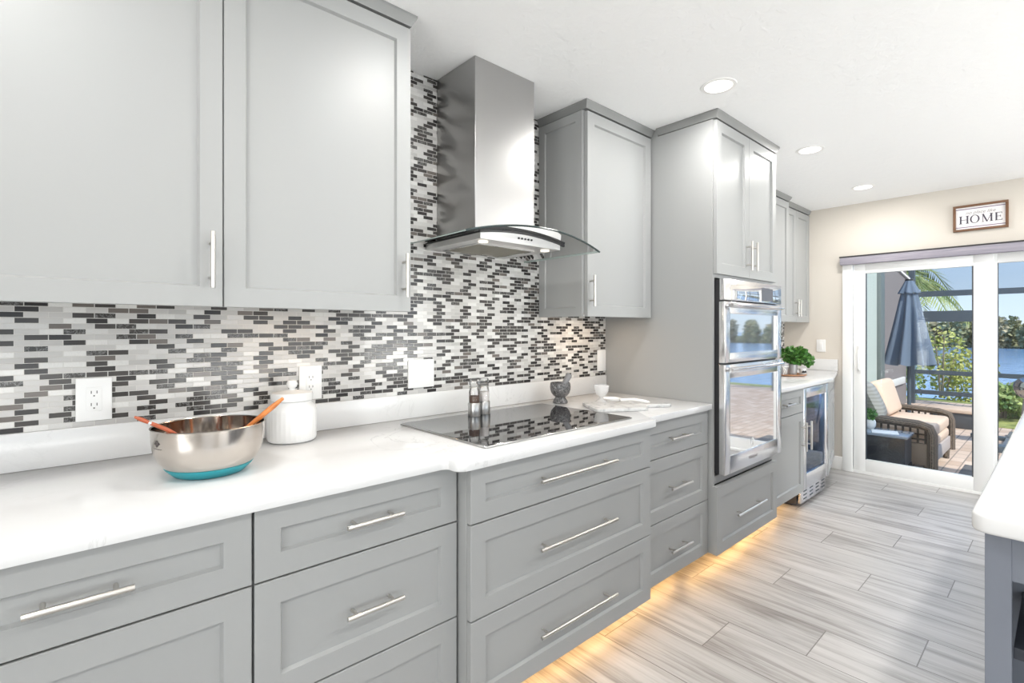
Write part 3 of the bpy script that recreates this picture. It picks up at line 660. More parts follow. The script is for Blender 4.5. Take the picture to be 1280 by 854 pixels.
# ------------------------------------------------------------------ range hood
HX = 1.440
t = thing('range_hood', (HX, -0.2, 1.66), 'stainless chimney range hood with a curved glass canopy above the cooktop', 'range hood')
b = MB(); b.box(1.272, 1.616, -0.294, -0.010, 1.69, H-0.001, 0.0015, 1); b.build('chimney', 'steel', t)
GHX, GR = 0.378, 0.052
def zg(x): return 1.712 - GR*((x-HX)/0.372)**2
def yg(x): return -0.512 - 0.022*(1-((x-HX)/GHX)**2)
NX, NY = 36, 8; vs, fs = [], []
for lay in (0, 1):
    for i in range(NX+1):
        x = HX-GHX+2*GHX*i/NX
        for j in range(NY+1): vs.append((x, -0.012+(yg(x)+0.012)*j/NY, zg(x)-(0.007 if lay else 0)))
st_ = (NX+1)*(NY+1); idx = lambda l, i, j: l*st_+i*(NY+1)+j
for i in range(NX):
    for j in range(NY):
        fs.append((idx(0,i,j), idx(0,i+1,j), idx(0,i+1,j+1), idx(0,i,j+1)))
b = MB(); b._add(vs[:st_], fs); b.build('glass_canopy', 'hood_glass', t)
e_ = MB()
pts = [(HX-GHX, -0.012, zg(HX-GHX)-0.003)] + [(HX-GHX+2*GHX*i/NX, yg(HX-GHX+2*GHX*i/NX), zg(HX-GHX+2*GHX*i/NX)-0.003) for i in range(NX+1)]
e_.tube(pts[1:], 0.0042, 8)
e_.build('glass_edge', 'glass_rim', t)
for sx_ in (-1, 1):
    e_ = MB(); e_.tube([(HX+sx_*GHX, -0.012, zg(HX+GHX)-0.003), (HX+sx_*GHX, yg(HX+GHX), zg(HX+GHX)-0.003)], 0.0022, 8)
    e_.build('glass_side_edge', 'pale_rim', t)
# motor housing under the glass: arched top, flat underside
BX0, BX1, BYF = HX-0.228, HX+0.230, -0.405
n = 24; GT = 0.0098; xs_ = [BX0+(BX1-BX0)*i/n for i in range(n+1)]
poly = [(x, zg(x)-GT) for x in xs_] + [(BX1, 1.660), (BX0, 1.660)]
b = MB(); b.prism(poly, BYF, -0.012, 0.0, 1, 'Y'); b.build('housing', 'hood_steel', t)
b = MB(); xs2 = [BX0-0.006+(BX1-BX0+0.03)*i/n for i in range(n+1)]
poly = [(x, zg(x)-0.0010) for x in xs2] + [(x, zg(x)-0.0105) for x in reversed(xs2)]
b.prism(poly, BYF-0.006, BYF+0.004, 0.0, 1, 'Y')
poly2 = [(BYF, zg(BX0)-0.003), (-0.012, zg(BX0)-0.003), (-0.012, zg(BX0)-0.0085), (BYF, zg(BX0)-0.0085)]
b.prism(poly2, BX0-0.002, BX0+0.002, 0.0, 1, 'X')
b.build('trim_strip', 'black_plastic', t)
b = MB(); b.box(1.274, 1.586, -0.312, -0.066, 1.6565, 1.661, 0.001, 1); fl = b.build('grease_filter', 'filter', t)
b = MB(); fr_o = [(1.268, -0.318), (1.592, -0.318), (1.592, -0.060), (1.268, -0.060)]; fr_i = [(1.276, -0.310), (1.584, -0.310), (1.584, -0.068), (1.276, -0.068)]
vs = [(x, y, z) for z in (1.655, 1.661) for q_ in (fr_o, fr_i) for x, y in q_]
fs = []
for k in range(4):
    j = (k+1) % 4; fs += [(k, j, 4+j, 4+k), (8+k, 8+j, 12+j, 12+k), (k, j, 8+j, 8+k), (4+k, 4+j, 12+j, 12+k)]
b._add(vs, fs); b.build('filter_frame', 'chrome', fl)
MB().box(1.47, 1.54, -0.096, -0.084, 1.651, 1.658, 0.001, 1).build('filter_latch', 'chrome', fl)
for x in (1.262, 1.618):
    b = MB(); b.lathe((x, -0.360, 1.6545), [(0.0, 0.0), (0.020, 0.0), (0.020, 0.006)], 24); b.build('lamp', 'lamp_warm', t)
    area('hood_lamp', (x, -0.360, 1.651), (0, 0, -1), 0.05, 0.05, 0.35, (1.0, 0.9, 0.74), t, 'DISK')
for k in range(5):
    x = 1.415+k*0.0185; b = MB(); b.tube([(x, BYF+0.002, 1.684), (x, BYF-0.004, 1.684)], 0.0042, 12); b.build('button', 'black_plastic', t)

# ------------------------------------------------------------------ LED strips that warm the floor and the tiles
def toe_strip(x0, x1, y, label):
    t = thing('toe_kick_light', ((x0+x1)/2, y, 0.11), label, 'strip light')
    MB().box(x0, x1, y-0.006, y+0.006, 0.112, 0.119).build('diffuser', 'strip_warm', t)
    area('toe_lamp', ((x0+x1)/2, y-0.004, 0.108), (0, -2.0, -1), x1-x0, 0.012, WARM_TOE*(x1-x0), (1.0, 0.58, 0.22), t)
toe_strip(0.34, 0.90, -0.47, 'hidden warm light strip under the drawers below the canister')
toe_strip(0.94, 1.88, -0.53, 'hidden warm light strip under the cooktop drawers, glowing on the floor')
toe_strip(1.92, 2.50, -0.48, 'hidden warm light strip under the narrow drawers by the tall cabinet')
toe_strip(2.56, 3.28, -0.53, 'hidden warm light strip under the oven cabinet drawer')
toe_strip(3.34, 3.97, -0.47, 'hidden warm light strip under the cabinet left of the wine fridge')
def under_strip(x0, x1, y, label, k=1.0):
    t = thing('under_cabinet_light', ((x0+x1)/2, y, ZU0-0.01), label, 'strip light')
    MB().box(x0, x1, y-0.012, y+0.012, ZU0+0.008, ZU0+0.0155, 0.002).build('diffuser', 'white_plastic', t)
    area('under_lamp', ((x0+x1)/2, y, ZU0+0.006), (0, 0.0, -1), x1-x0, 0.02, WARM_UNDER*k, (1.0, 0.74, 0.50), t)
under_strip(0.45, 0.75, -0.16, 'small warm light strip beneath the wall cabinet left of the hood', 0.5)
under_strip(2.05, 2.35, -0.17, 'small warm light strip beneath the wall cabinet right of the hood', 1.3)
under_strip(4.3, 4.9, -0.16, 'small warm light strip beneath the far corner wall cabinets', 1.6)

# ------------------------------------------------------------------ outlets and switches
def outlet(x0, x1, z0, z1, label):
    t = thing('power_outlet', ((x0+x1)/2, -0.008, z0), label, 'outlet')
    MB().box(x0, x1, -0.0145, -0.008, z0, z1, 0.002).build('cover_plate', 'white_plastic', t)
    cx, cz = (x0+x1)/2, (z0+z1)/2
    b = MB(); b.box(cx-0.0175, cx+0.0175, -0.0165, -0.013, cz-0.035, cz+0.035, 0.001); r = b.build('receptacle', 'white_plastic', t)
    b = MB()
    for dz in (0.018, -0.018):
        for dx in (-0.0065, 0.0065): b.box(cx+dx-0.0011, cx+dx+0.0011, -0.0170, -0.0160, cz+dz-0.001, cz+dz+0.0075)
        b.tube([(cx, -0.0160, cz+dz-0.0075), (cx, -0.0170, cz+dz-0.0075)], 0.0022, 10)
    b.build('slots', 'slot', r)
outlet(0.0275, 0.1105, 1.034, 1.160, 'white duplex outlet on the mosaic wall, left of the steel bowl')
outlet(0.6585, 0.7435, 1.037, 1.1655, 'white duplex outlet on the mosaic wall, just behind the white canister')
def switch(x0, x1, z0, z1, n, label, T=None):
    t = thing('wall_switch', ((x0+x1)/2, -0.008, z0) if T is None else T @ Vector(((x0+x1)/2, -0.008, z0)), label, 'switch plate')
    MB(T).box(x0, x1, -0.0145, -0.008, z0, z1, 0.002).build('cover_plate', 'white_plastic', t)
    cz = (z0+z1)/2
    for k in range(n):
        cx = x0+(x1-x0)*(k+0.5)/n
        MB(T).box(cx-0.0165, cx+0.0165, -0.0163, -0.013, cz-0.033, cz+0.033, 0.001).build('rocker', 'white_plastic', t)
switch(1.1215, 1.254, 1.0445, 1.1685, 2, 'white double switch plate on the mosaic wall, left of the cooktop')
switch(2.437, 2.519, 1.045, 1.174, 1, 'white switch plate on the mosaic wall beside the tall oven cabinet')
TE = Matrix.Translation((XE+0.008, 0, 0)) @ Matrix.Rotation(math.radians(-90), 4, 'Z')
switch(0.334, 0.409, 1.087, 1.203, 1, 'white switch plate on the beige end wall above the far worktop', TE)

# ------------------------------------------------------------------ things on the worktop
# steel bowl
BC = (0.300, -0.368, 0.914)
t = thing('mixing_bowl', BC, 'brushed steel mixing bowl with a teal base on the white worktop', 'bowl')
prof_o = [(0.086, 0.010), (0.103, 0.024), (0.1195, 0.046), (0.1290, 0.070), (0.1330, 0.095), (0.1340, 0.130)]
b = MB(); b.lathe(BC, prof_o + [(0.1365, 0.1325), (0.1340, 0.1335), (0.1320, 0.131)], 72); b.build('outer_shell', 'bowl_steel', t)
b = MB(); b.lathe(BC, [(r-0.002, z) for r, z in reversed(prof_o)] + [(0.075, 0.0085), (0.0, 0.008)], 72); b.build('inner_shell', 'bowl_inside', t)
b = MB(); b.lathe(BC, [(0.0, 0.0005), (0.076, 0.0005), (0.084, 0.003), (0.1015, 0.0200), (0.1060, 0.0260), (0.1040, 0.0268), (0.086, 0.0070), (0.0, 0.0070)], 72); b.build('silicone_base', 'teal', t)
# little maker's diamond on the left of the bowl
to_cam = math.atan2(CAM_Y-BC[1], CAM_X-BC[0])
def on_bowl(a, z):
    r = None
    for (r0, z0), (r1, z1) in zip(prof_o, prof_o[1:]):
        if z0 <= z <= z1: r = r0+(r1-r0)*(z-z0)/(z1-z0)
    r = (r or prof_o[-1][0])+0.0008
    return (BC[0]+r*math.cos(a), BC[1]+r*math.sin(a), BC[2]+z)
a0 = to_cam - math.radians(59)
b = MB()
def patch(pts): b._add([on_bowl(a0+da, z) for da, z in pts], [tuple(range(len(pts)))])
for k in range(4):
    ca, cz = [(0.05, 0), (-0.05, 0), (0, 0.0050), (0, -0.0050)][k]
    patch([(ca+0.038, 0.103+cz), (ca, 0.103+cz+0.0042), (ca-0.038, 0.103+cz), (ca, 0.103+cz-0.0042)])
for k in range(6): patch([(-0.13+k*0.045, 0.0885), (-0.13+k*0.045+0.03, 0.0885), (-0.13+k*0.045+0.03, 0.0900), (-0.13+k*0.045, 0.0900)])
b.build('maker_emblem', 'emblem', t, 0)
# utensils in the bowl
Rv = Vector((0.743, -0.669, 0)); Fv = Vector((0.669, 0.743, 0)); bc = Vector(BC)
a = bc + Rv*(-0.015) + Fv*0.02 + Vector((0, 0, 0.030)); d_ = bc + Rv*0.190 + Fv*0.02 + Vector((0, 0, 0.198))
t = thing('wooden_spoon', bc + Vector((0.03, -0.02, 0.03)), 'orange-brown wooden spoon leaning right out of the steel bowl', 'spoon')
MB().tube([a.lerp(d_, k/8) for k in range(9)], [0.004, 0.0045, 0.005, 0.0055, 0.006, 0.0068, 0.0074, 0.0074, 0.0045], 12).build('handle', 'orange_wood', t)
b = MB(); b.lathe((0, 0, 0), [(0, 0.0), (0.016, 0.004), (0.019, 0.008), (0.0, 0.004)], 20); b.T = Matrix.Translation(a - (d_-a).normalized()*0.010) @ Matrix.Rotation(0.6, 4, 'Y')
b.build('spoon_head', 'orange_wood', t)
a = bc + Rv*0.040 + Fv*(-0.059) + Vector((0, 0, 0.066)); rimp = bc + Rv*(-0.033) + Fv*(-0.129) + Vector((0, 0, 0.1430)); d_ = bc + Rv*(-0.075) + Fv*(-0.175) + Vector((0, 0, 0.181))
t = thing('wooden_spatula', bc + Vector((-0.02, 0.0, 0.03)), 'red-brown wooden spatula leaning left over the near rim of the steel bowl', 'spatula')
MB().tube([a, a.lerp(rimp, 0.5), rimp, rimp.lerp(d_, 0.5)], [0.0035, 0.004, 0.005, 0.0045], 12).build('handle', 'red_wood', t)
MB().tube([rimp.lerp(d_, 0.48), rimp.lerp(d_, 0.56)], 0.0048, 12).build('ferrule', 'chrome', t)
MB().tube([rimp.lerp(d_, 0.55), rimp.lerp(d_, 0.8), d_], [0.0044, 0.0052, 0.0025], 12).build('handle_end', 'red_wood', t)
b = MB(); b.box(-0.012, 0.014, -0.014, 0.014, -0.002, 0.002, 0.0015); b.T = Matrix.Translation(a) @ Matrix.Rotation(0.05, 4, 'Z') @ Matrix.Rotation(0.6, 4, 'Y'); b.build('blade', 'red_wood', t)
# canister
CC = (0.600, -0.112, 0.9146)
t = thing('ceramic_canister', CC, 'white ribbed ceramic canister with a knobbed lid behind the steel bowl', 'canister')
n = 96; b = MB(); prof = [(0.0, 0.0), (0.072, 0.0), (0.078, 0.004), (0.080, 0.012), (0.081, 0.06), (0.081, 0.105), (0.078, 0.120), (0.066, 0.132), (0.064, 0.138), (0.0, 0.138)]
b.lathe(CC, prof, n)
for v_ in b.bm.verts:
    dz = v_.co.z-CC[2]; dx, dy = v_.co.x-CC[0], v_.co.y-CC[1]
    if 0.005 < dz < 0.112:
        k = 1+0.010*(1 if int(math.atan2(dy, dx)/(2*math.pi/n)+1000.5) % 3 else -1); v_.co.x = CC[0]+dx*k; v_.co.y = CC[1]+dy*k
b.build('jar', 'ceramic', t)
b = MB(); b.lathe(CC, [(0.0, 0.1385), (0.064, 0.1385), (0.069, 0.142), (0.0695, 0.162), (0.066, 0.168), (0.030, 0.174), (0.011, 0.177), (0.009, 0.181), (0.016, 0.188), (0.0185, 0.198), (0.014, 0.209), (0.0, 0.212)], 56); b.build('lid', 'ceramic', t)
# salt and pepper mills
def mill(x, y, fill, fz, label, fill_name):
    t = thing('spice_mill', (x, y, 0.9215), label, 'spice mill', None); c = (x, y, 0.9215)
    b = MB(); b.lathe(c, [(0.0, 0.0), (0.027, 0.0), (0.0285, 0.003), (0.0285, 0.055), (0.026, 0.058), (0.0, 0.058)], 32); b.build('steel_base', 'steel', t)
    b = MB(); b.lathe(c, [(0.024, 0.058), (0.024, 0.105), (0.021, 0.118), (0.019, 0.124)], 32); b.build('glass_body', 'clear_glass', t)
    b = MB(); b.lathe(c, [(0.0, 0.0585), (0.0225, 0.0585), (0.0225, fz), (0.0, fz+0.004)], 24); b.build(fill_name, fill, t)
    b = MB(); b.lathe(c, [(0.0195, 0.122), (0.0225, 0.126), (0.0225, 0.131), (0.021, 0.134), (0.023, 0.138), (0.0235, 0.152), (0.020, 0.160), (0.0, 0.164)], 32); b.build('glass_cap', 'clear_glass', t)
    b = MB(); b.lathe(c, [(0.0, 0.1225), (0.020, 0.1225), (0.020, 0.1265), (0.0, 0.1265)], 24); b.build('collar', 'nickel', t)
mill(1.352, -0.185, 'pepper', 0.088, 'steel and glass pepper mill standing on the black cooktop, left of the salt mill', 'peppercorns')
mill(1.418, -0.170, 'salt', 0.100, 'steel and glass salt mill standing on the black cooktop, right of the pepper mill', 'salt_grains')
# mortar and pestle
PC = (1.950, -0.150, 0.9146)
t = thing('stone_mortar', PC, 'dark granite mortar on a flared foot behind the cooktop', 'mortar')
b = MB(); b.lathe(PC, [(0.0, 0.0), (0.038, 0.0), (0.040, 0.005), (0.036, 0.016), (0.028, 0.027), (0.027, 0.032), (0.037, 0.040), (0.048, 0.054), (0.0535, 0.072), (0.0545, 0.088), (0.0525, 0.104), (0.050, 0.108), (0.046, 0.105), (0.044, 0.08), (0.030, 0.056), (0.0, 0.048)], 48); b.build('mortar_bowl', 'granite', t)
b = MB(); p0 = Vector((1.945, -0.150, 0.972)); p1_ = Vector((1.985, -0.186, 1.068))
b.tube([p0, p0.lerp(p1_, 0.15), p0.lerp(p1_, 0.4), p0.lerp(p1_, 0.9), p1_], [0.013, 0.018, 0.014, 0.017, 0.012], 16)
tag(b.build('stone_pestle', mat('pale_granite', (0.20, 0.20, 0.205), 0.2)), 'grey stone pestle leaning in the dark granite mortar', 'pestle')
# marble paddle board
c0 = Vector((1.912, -0.372, 0.9142)); dv = Vector((0.85, -0.527, 0)).normalized(); nv = Vector((-dv.y, dv.x, 0))
Tb = Matrix.Translation(c0) @ Matrix.Rotation(math.atan2(dv.y, dv.x), 4, 'Z')
poly = [(0.0, -0.095)] + arc(0.015, -0.10, 0.012, 180, 270, 4) + arc(0.250, -0.10, 0.012, 270, 340, 4) + [(0.285, -0.034), (0.30, -0.028), (0.405, -0.026)] + arc(0.405, 0, 0.026, -80, 80, 6) + [(0.30, 0.028), (0.285, 0.034)] + arc(0.25, 0.10, 0.012, 20, 90, 4) + arc(0.015, 0.10, 0.012, 90, 180, 4)
b = MB(Tb); b.prism(poly, 0.0, 0.016, 0.003, 2); tag(b.build('marble_board', 'marble'), 'pale marble serving board with a handle, right of the cooktop', 'serving board')
# ribbed clear glass on the board
gc = Vector((2.060, -0.335, 0.9305)); b = MB()
b.lathe(gc, [(0.0, 0.001), (0.030, 0.0), (0.026, 0.006), (0.012, 0.014), (0.010, 0.024), (0.026, 0.034), (0.036, 0.055), (0.040, 0.085), (0.0385, 0.085), (0.034, 0.056), (0.024, 0.037), (0.0, 0.030)], 24)
tag(b.build('glass_goblet', 'pressed_glass'), 'small clear ribbed glass goblet standing on the pale marble board', 'glass')
# white spoon rest and white rolling handle
t = thing('spoon_rest', (2.20, -0.33, 0.9305), 'white ceramic spoon rest lying behind the marble board handle', 'spoon rest')
sp0 = Vector((2.185, -0.305, 0.9148)); b = MB(); b.lathe((0, 0, 0), [(0.0, 0.002), (0.035, 0.0), (0.045, 0.006), (0.052, 0.020), (0.048, 0.020), (0.040, 0.008), (0.0, 0.006)], 32)
b.T = Matrix.Translation(sp0) @ Matrix.Diagonal((1.0, 1.0, 1.0, 1.0)); b.build('dish', 'ceramic', t)
b = MB(); b.tube([(2.20, -0.355, 0.926), (2.225, -0.42, 0.934), (2.24, -0.475, 0.929), (2.243, -0.50, 0.924)], [0.010, 0.009, 0.009, 0.008], 12); b.build('handle', 'ceramic', t)

# far worktop: tray, pots, plant
TC = (4.545, -0.360, 0.9146)
b = MB(); b.lathe(TC, [(0.0, 0.0), (0.125, 0.0), (0.140, 0.006), (0.142, 0.014), (0.136, 0.014), (0.128, 0.008), (0.0, 0.007)], 48)
tag(b.build('round_tray', 'tray_wood'), 'round brown wooden tray on the far white worktop', 'tray')
def pot(x, y, r, h, z, label, name='flower_pot', matn='pot_grey', twine=False):
    t = thing(name, (x, y, z), label, 'pot')
    b = MB(); b.lathe((x, y, z), [(0.0, 0.0), (r*0.80, 0.0), (r*0.82, 0.004), (r, h*0.94), (r*1.05, h*0.95), (r*1.05, h), (r*0.95, h), (r*0.9, h*0.85), (0.0, h*0.85)], 36); b.build('vessel', matn, t)
    if twine:
        b = MB(); pts = [(x+r*0.985*math.cos(2*math.pi*k/24), y+r*0.985*math.sin(2*math.pi*k/24), z+h*0.72) for k in range(25)]; b.tube(pts, 0.003, 6)
        fx_, fy_ = x+r*math.cos(-2.6), y+r*math.sin(-2.6)
        b.tube([(fx_, fy_, z+h*0.72), (fx_-0.01, fy_-0.012, z+h*0.35), (fx_-0.012, fy_-0.006, z+h*0.05)], 0.0035, 6)
        b.tube([(fx_, fy_, z+h*0.72), (fx_+0.012, fy_-0.018, z+h*0.4), (fx_+0.006, fy_-0.02, z+h*0.10)], 0.0035, 6); b.build('twine', 'twine', t)
    return t
pot(4.462, -0.345, 0.052, 0.098, 0.9225, 'grey metal pot tied with white twine, on the wooden tray beside the plant', twine=True)
def leaf_blades(b, center, rad, n, size, rnd, flat=0.35, shell=0.5):
    for _ in range(n):
        while True:
            q = Vector((rnd.uniform(-1, 1), rnd.uniform(-1, 1), rnd.uniform(-1, 1)))
            if shell < q.length <= 1: break
        c = Vector(center) + Vector((q.x*rad[0], q.y*rad[1], q.z*rad[2]))
        d = (q + Vector((rnd.uniform(-1, 1), rnd.uniform(-1, 1), rnd.uniform(-0.8, 0.8)))*0.9).normalized()
        a = d.orthogonal().normalized(); a.rotate(Matrix.Rotation(rnd.uniform(0, 6.28), 3, d)); s_ = size*rnd.uniform(0.6, 1.25)
        nrm = d.cross(a)
        pts = [c-d*s_*0.5, c-d*s_*0.1+a*s_*flat, c+d*s_*0.25+a*s_*flat*0.8, c+d*s_*0.55, c+d*s_*0.25-a*s_*flat*0.8, c-d*s_*0.1-a*s_*flat]
        mid = c + nrm*s_*0.08
        vs_ = [b.bm.verts.new(p_) for p_ in pts]; 
        try: b.bm.faces.new(vs_)
        except ValueError: pass
    return b
t = thing('potted_plant', (4.60, -0.40, 0.9215), 'bushy green plant in a small grey pot on the far worktop tray', 'plant')
b = MB(); b.lathe((4.595, -0.375, 0.9225), [(0, 0), (0.038, 0), (0.046, 0.085), (0.044, 0.085), (0.040, 0.075), (0, 0.075)], 32); b.build('pot', 'pot_grey', t)
rnd = random.Random(3); b = MB()
leaf_blades(b, (4.590, -0.395, 1.085), (0.105, 0.11, 0.075), 330, 0.042, rnd, 0.36, 0.2); leaf_blades(b, (4.62, -0.475, 1.045), (0.06, 0.06, 0.055), 110, 0.04, rnd, 0.36, 0.2)
b.build('foliage', 'leaf', t)
b = MB()
for k in range(9):
    a_ = k*0.7; b.tube([(4.595, -0.378, 0.995), (4.595+0.03*math.cos(a_), -0.385+0.03*math.sin(a_), 1.04), (4.592+0.07*math.cos(a_), -0.395+0.07*math.sin(a_), 1.09)], 0.0022, 6)
b.build('stems', 'stem', t)
t = thing('small_cup', (4.625, -0.455, 0.9215), 'little white cup with dark marks on the tray edge under the plant', 'cup')
b = MB(); b.lathe((4.622, -0.452, 0.9245), [(0, 0), (0.022, 0), (0.026, 0.05), (0.024, 0.05), (0.02, 0.006), (0, 0.006)], 24); b.build('cup_body', 'ceramic', t)
b = MB()
for k in range(5):
    a_ = -2.9+k*0.32; b.box(4.622+0.0245*math.cos(a_)-0.004, 4.622+0.0245*math.cos(a_)+0.004, -0.452+0.0245*math.sin(a_)-0.004, -0.452+0.0245*math.sin(a_)+0.004, 0.938, 0.938+0.012+0.006*(k % 2))
b.build('dark_marks', 'black_plastic', t)

# ------------------------------------------------------------------ sign on the end wall
SY0, SY1, SZ0, SZ1 = -1.3214, -1.641, 2.0838, 2.2911
sg = thing('wall_sign', (XE-0.01, (SY0+SY1)/2, SZ0), 'small brown-framed white sign reading HOME above the sliding door', 'sign')
fw = 0.017; b = MB(); x0_, x1_ = XE-0.024, XE-0.001
b.box(x0_, x1_, SY1, SY0, SZ1-fw, SZ1, 0.002); b.box(x0_, x1_, SY1, SY0, SZ0, SZ0+fw, 0.002); b.box(x0_, x1_, SY1, SY1+fw, SZ0+fw, SZ1-fw, 0.002); b.box(x0_, x1_, SY0-fw, SY0, SZ0+fw, SZ1-fw, 0.002)
b.build('frame', 'sign_wood', sg)
MB().box(XE-0.012, XE-0.002, SY1+fw, SY0-fw, SZ0+fw, SZ1-fw).build('face', 'sign_face', sg)
XS = XE-0.0125
b = MB()
for z in (SZ0+fw+0.012, SZ1-fw-0.018): b.box(XS, XS+0.001, SY1+fw, SY0-fw, z, z+0.006)
b.build('stripes', 'stripe', sg)
b = MB(); WS = SY0-SY1
def sp_(s_, z_): return (XS, SY0-s_, SZ0+z_)
def stroke(p, q, wd):
    p, q = Vector(p), Vector(q); d_ = (q-p).normalized(); n_ = Vector((-d_.y, d_.x))*wd/2
    b._add([sp_(*(p+n_)), sp_(*(q+n_)), sp_(*(q-n_)), sp_(*(p-n_))], [(0, 1, 2, 3)])
zb, zt = 0.060, 0.122
def stem_(x, wd, sw=0.016):
    stroke((x, zb), (x, zt), wd); stroke((x-sw/2, zb+0.002), (x+sw/2, zb+0.002), 0.004); stroke((x-sw/2, zt-0.002), (x+sw/2, zt-0.002), 0.004)
stem_(0.046, 0.010, 0.020); stem_(0.086, 0.010, 0.020); stroke((0.046, 0.091), (0.086, 0.091), 0.004)
n = 28
for k in range(n):
    f_ = lambda kk, rx_, rz_: (0.129+rx_*math.cos(6.2832*kk/n), 0.091+rz_*math.sin(6.2832*kk/n))
    q_ = [f_(k, 0.028, 0.033), f_(k+1, 0.028, 0.033), f_(k+1, 0.0185, 0.029), f_(k, 0.0185, 0.029)]
    b._add([sp_(*p_) for p_ in q_], [(0, 1, 2, 3)])
stem_(0.176, 0.004, 0.014); stem_(0.224, 0.010, 0.020); stroke((0.176, zt), (0.200, zb), 0.009); stroke((0.200, zb), (0.224, zt), 0.004)
stem_(0.252, 0.010, 0.016); stroke((0.250, zb+0.002), (0.285, zb+0.002), 0.004); stroke((0.250, zt-0.002), (0.283, zt-0.002), 0.004); stroke((0.252, 0.092), (0.276, 0.092), 0.004)
stroke((0.284, zb), (0.284, zb+0.013), 0.003); stroke((0.282, zt), (0.282, zt-0.012), 0.003); stroke((0.275, 0.084), (0.275, 0.100), 0.003)
b.build('lettering', 'ink', sg, 0)
TS = Matrix.Translation((XS, SY0-WS/2, SZ0+0.143)) @ Matrix.Rotation(math.radians(-90), 4, 'Z') @ Matrix.Rotation(math.radians(90), 4, 'X')
text_mesh('no place like', 0.034, 'script_line', 'ink_grey', sg, TS, 0.35, 0.0003)

# ------------------------------------------------------------------ island
t = thing('island_cabinet', (2.7, -2.4, 0.0), 'slate-blue island base with an open niche at its near end', 'island')
IX0, IX1, IY0, IY1 = 1.500, 3.85, -1.816, -2.90
b = MB(); b.box(IX0, IX0+0.02, IY0-0.042, IY0, 0.0, 0.873, 0.001, 1); b.box(IX0+0.004, IX0+0.02, IY1+0.04, IY0-0.042, 0.767, 0.873); b.box(IX0, IX0+0.02, IY1, IY1+0.04, 0.0, 0.873)
b.box(IX0+0.02, IX1, IY0-0.02, IY0, 0.0, 0.873); b.box(IX0+0.02, IX1, IY1, IY1+0.02, 0.0, 0.873); b.box(IX1-0.02, IX1, IY1+0.02, IY0-0.02, 0.0, 0.873)
b.box(IX0+0.35, IX0+0.37, IY1+0.02, IY0-0.02, 0.0, 0.873); b.box(IX0+0.02, IX0+0.35, IY1+0.02, IY0-0.02, 0.0, 0.10)
b.build('carcass', 'island_paint', t)
MB().box(IX0+0.01, IX0+0.35, IY1+0.025, IY0-0.044, 0.60, 0.625, 0.002).build('shelf', mat('dark_niche_shelf', (0.03, 0.034, 0.045), 0.4), t)
t = thing('island_countertop', (2.7, -2.4, 0.874), 'thick white quartz island top with a rounded near corner', 'countertop')
poly = arc(1.470, -1.830, 0.032, 180, 90, 8) + [(3.95, -1.798), (3.95, -3.0), (1.438, -3.0)]
b = MB(); b.prism(poly, 0.874, 0.914, 0.007, 3); b.build('slab', 'quartz', t)

# ------------------------------------------------------------------ the patio outside
GZ = -0.10
struct(MB().box(XE+0.02, 12.6, -9.0, 2.5, GZ-0.1, GZ).build('patio_ground', 'paver'))
b = MB(); b.prism([(12.6, GZ-0.02), (14.5, GZ-0.15), (19.0, -1.55), (19.0, -2.0), (12.6, -2.0)], -40, 40, 0, 1, 'Y'); struct(b.build('bank_ground', 'grass'))
struct(MB().box(17.0, 420, -260, 260, -1.9, -1.5).build('lake_water', 'water'))
b = MB(); b.prism([(97.0, -2.0), (104.0, -1.2), (160.0, -0.9), (160.0, -2.0)], -120, 160, 0, 1, 'Y'); struct(b.build('far_bank_ground', mat('dull_undergrowth', (0.10, 0.115, 0.06), 0.95)))
struct(MB().box(9.9, 11.9, -2.6, -1.12, GZ, GZ+0.012).build('lawn_strip_ground', 'grass'))
# house wing beside the patio
struct(MB().box(XE+0.2, 7.80, -0.30, 1.5, GZ, 2.75).build('wall_wing', 'stucco'))
struct(MB().box(7.80, 11.9, 0.10, 1.5, GZ, 2.75).build('wall_wing_recess', 'stucco_pink'))
tag(MB().box(7.81, 8.03, -0.34, -0.12, GZ, 2.75, 0.01).build('corner_post', 'post_green'), 'grey-green corner post against the pale green patio wall', 'post')
b = MB(); b.box(8.3, 11.6, 0.06, 0.10, 0.30, 0.42, 0.01); tag(b.build('stone_ledge', 'white_trim'), 'pale horizontal ledge on the patio wall behind the umbrella', 'ledge')
# screen cage
t = thing('pool_cage', (12.0, -3.0, GZ), 'dark slate metal screen cage frame around the patio', 'screen cage')
CX = 12.0
for y in (0.03, -1.02, -2.4, -4.0, -5.6): MB().box(CX-0.05, CX+0.05, y-0.045, y+0.045, GZ, 3.2).build('post', 'bronze', t)
for z, h in ((1.955, 0.10), (1.02*0+0.50, 0.075)): MB().box(CX-0.03, CX+0.03, -8.0, 0.05, z-h/2, z+h/2).build('rail', 'bronze', t)
for z, h in ((1.535, 0.20), (0.125, 0.075)): MB().box(CX-0.03, CX+0.03, -1.02, 0.03, z-h/2, z+h/2).build('rail', 'bronze', t)
b = MB(); b._add([(CX, 1.0, 1.99), (CX, -8.0, 1.99), (CX, -8.0, 3.6), (CX, 1.0, 3.6)], [(0, 1, 2, 3)]); b.build('mesh_screen', 'screen', t, 0)
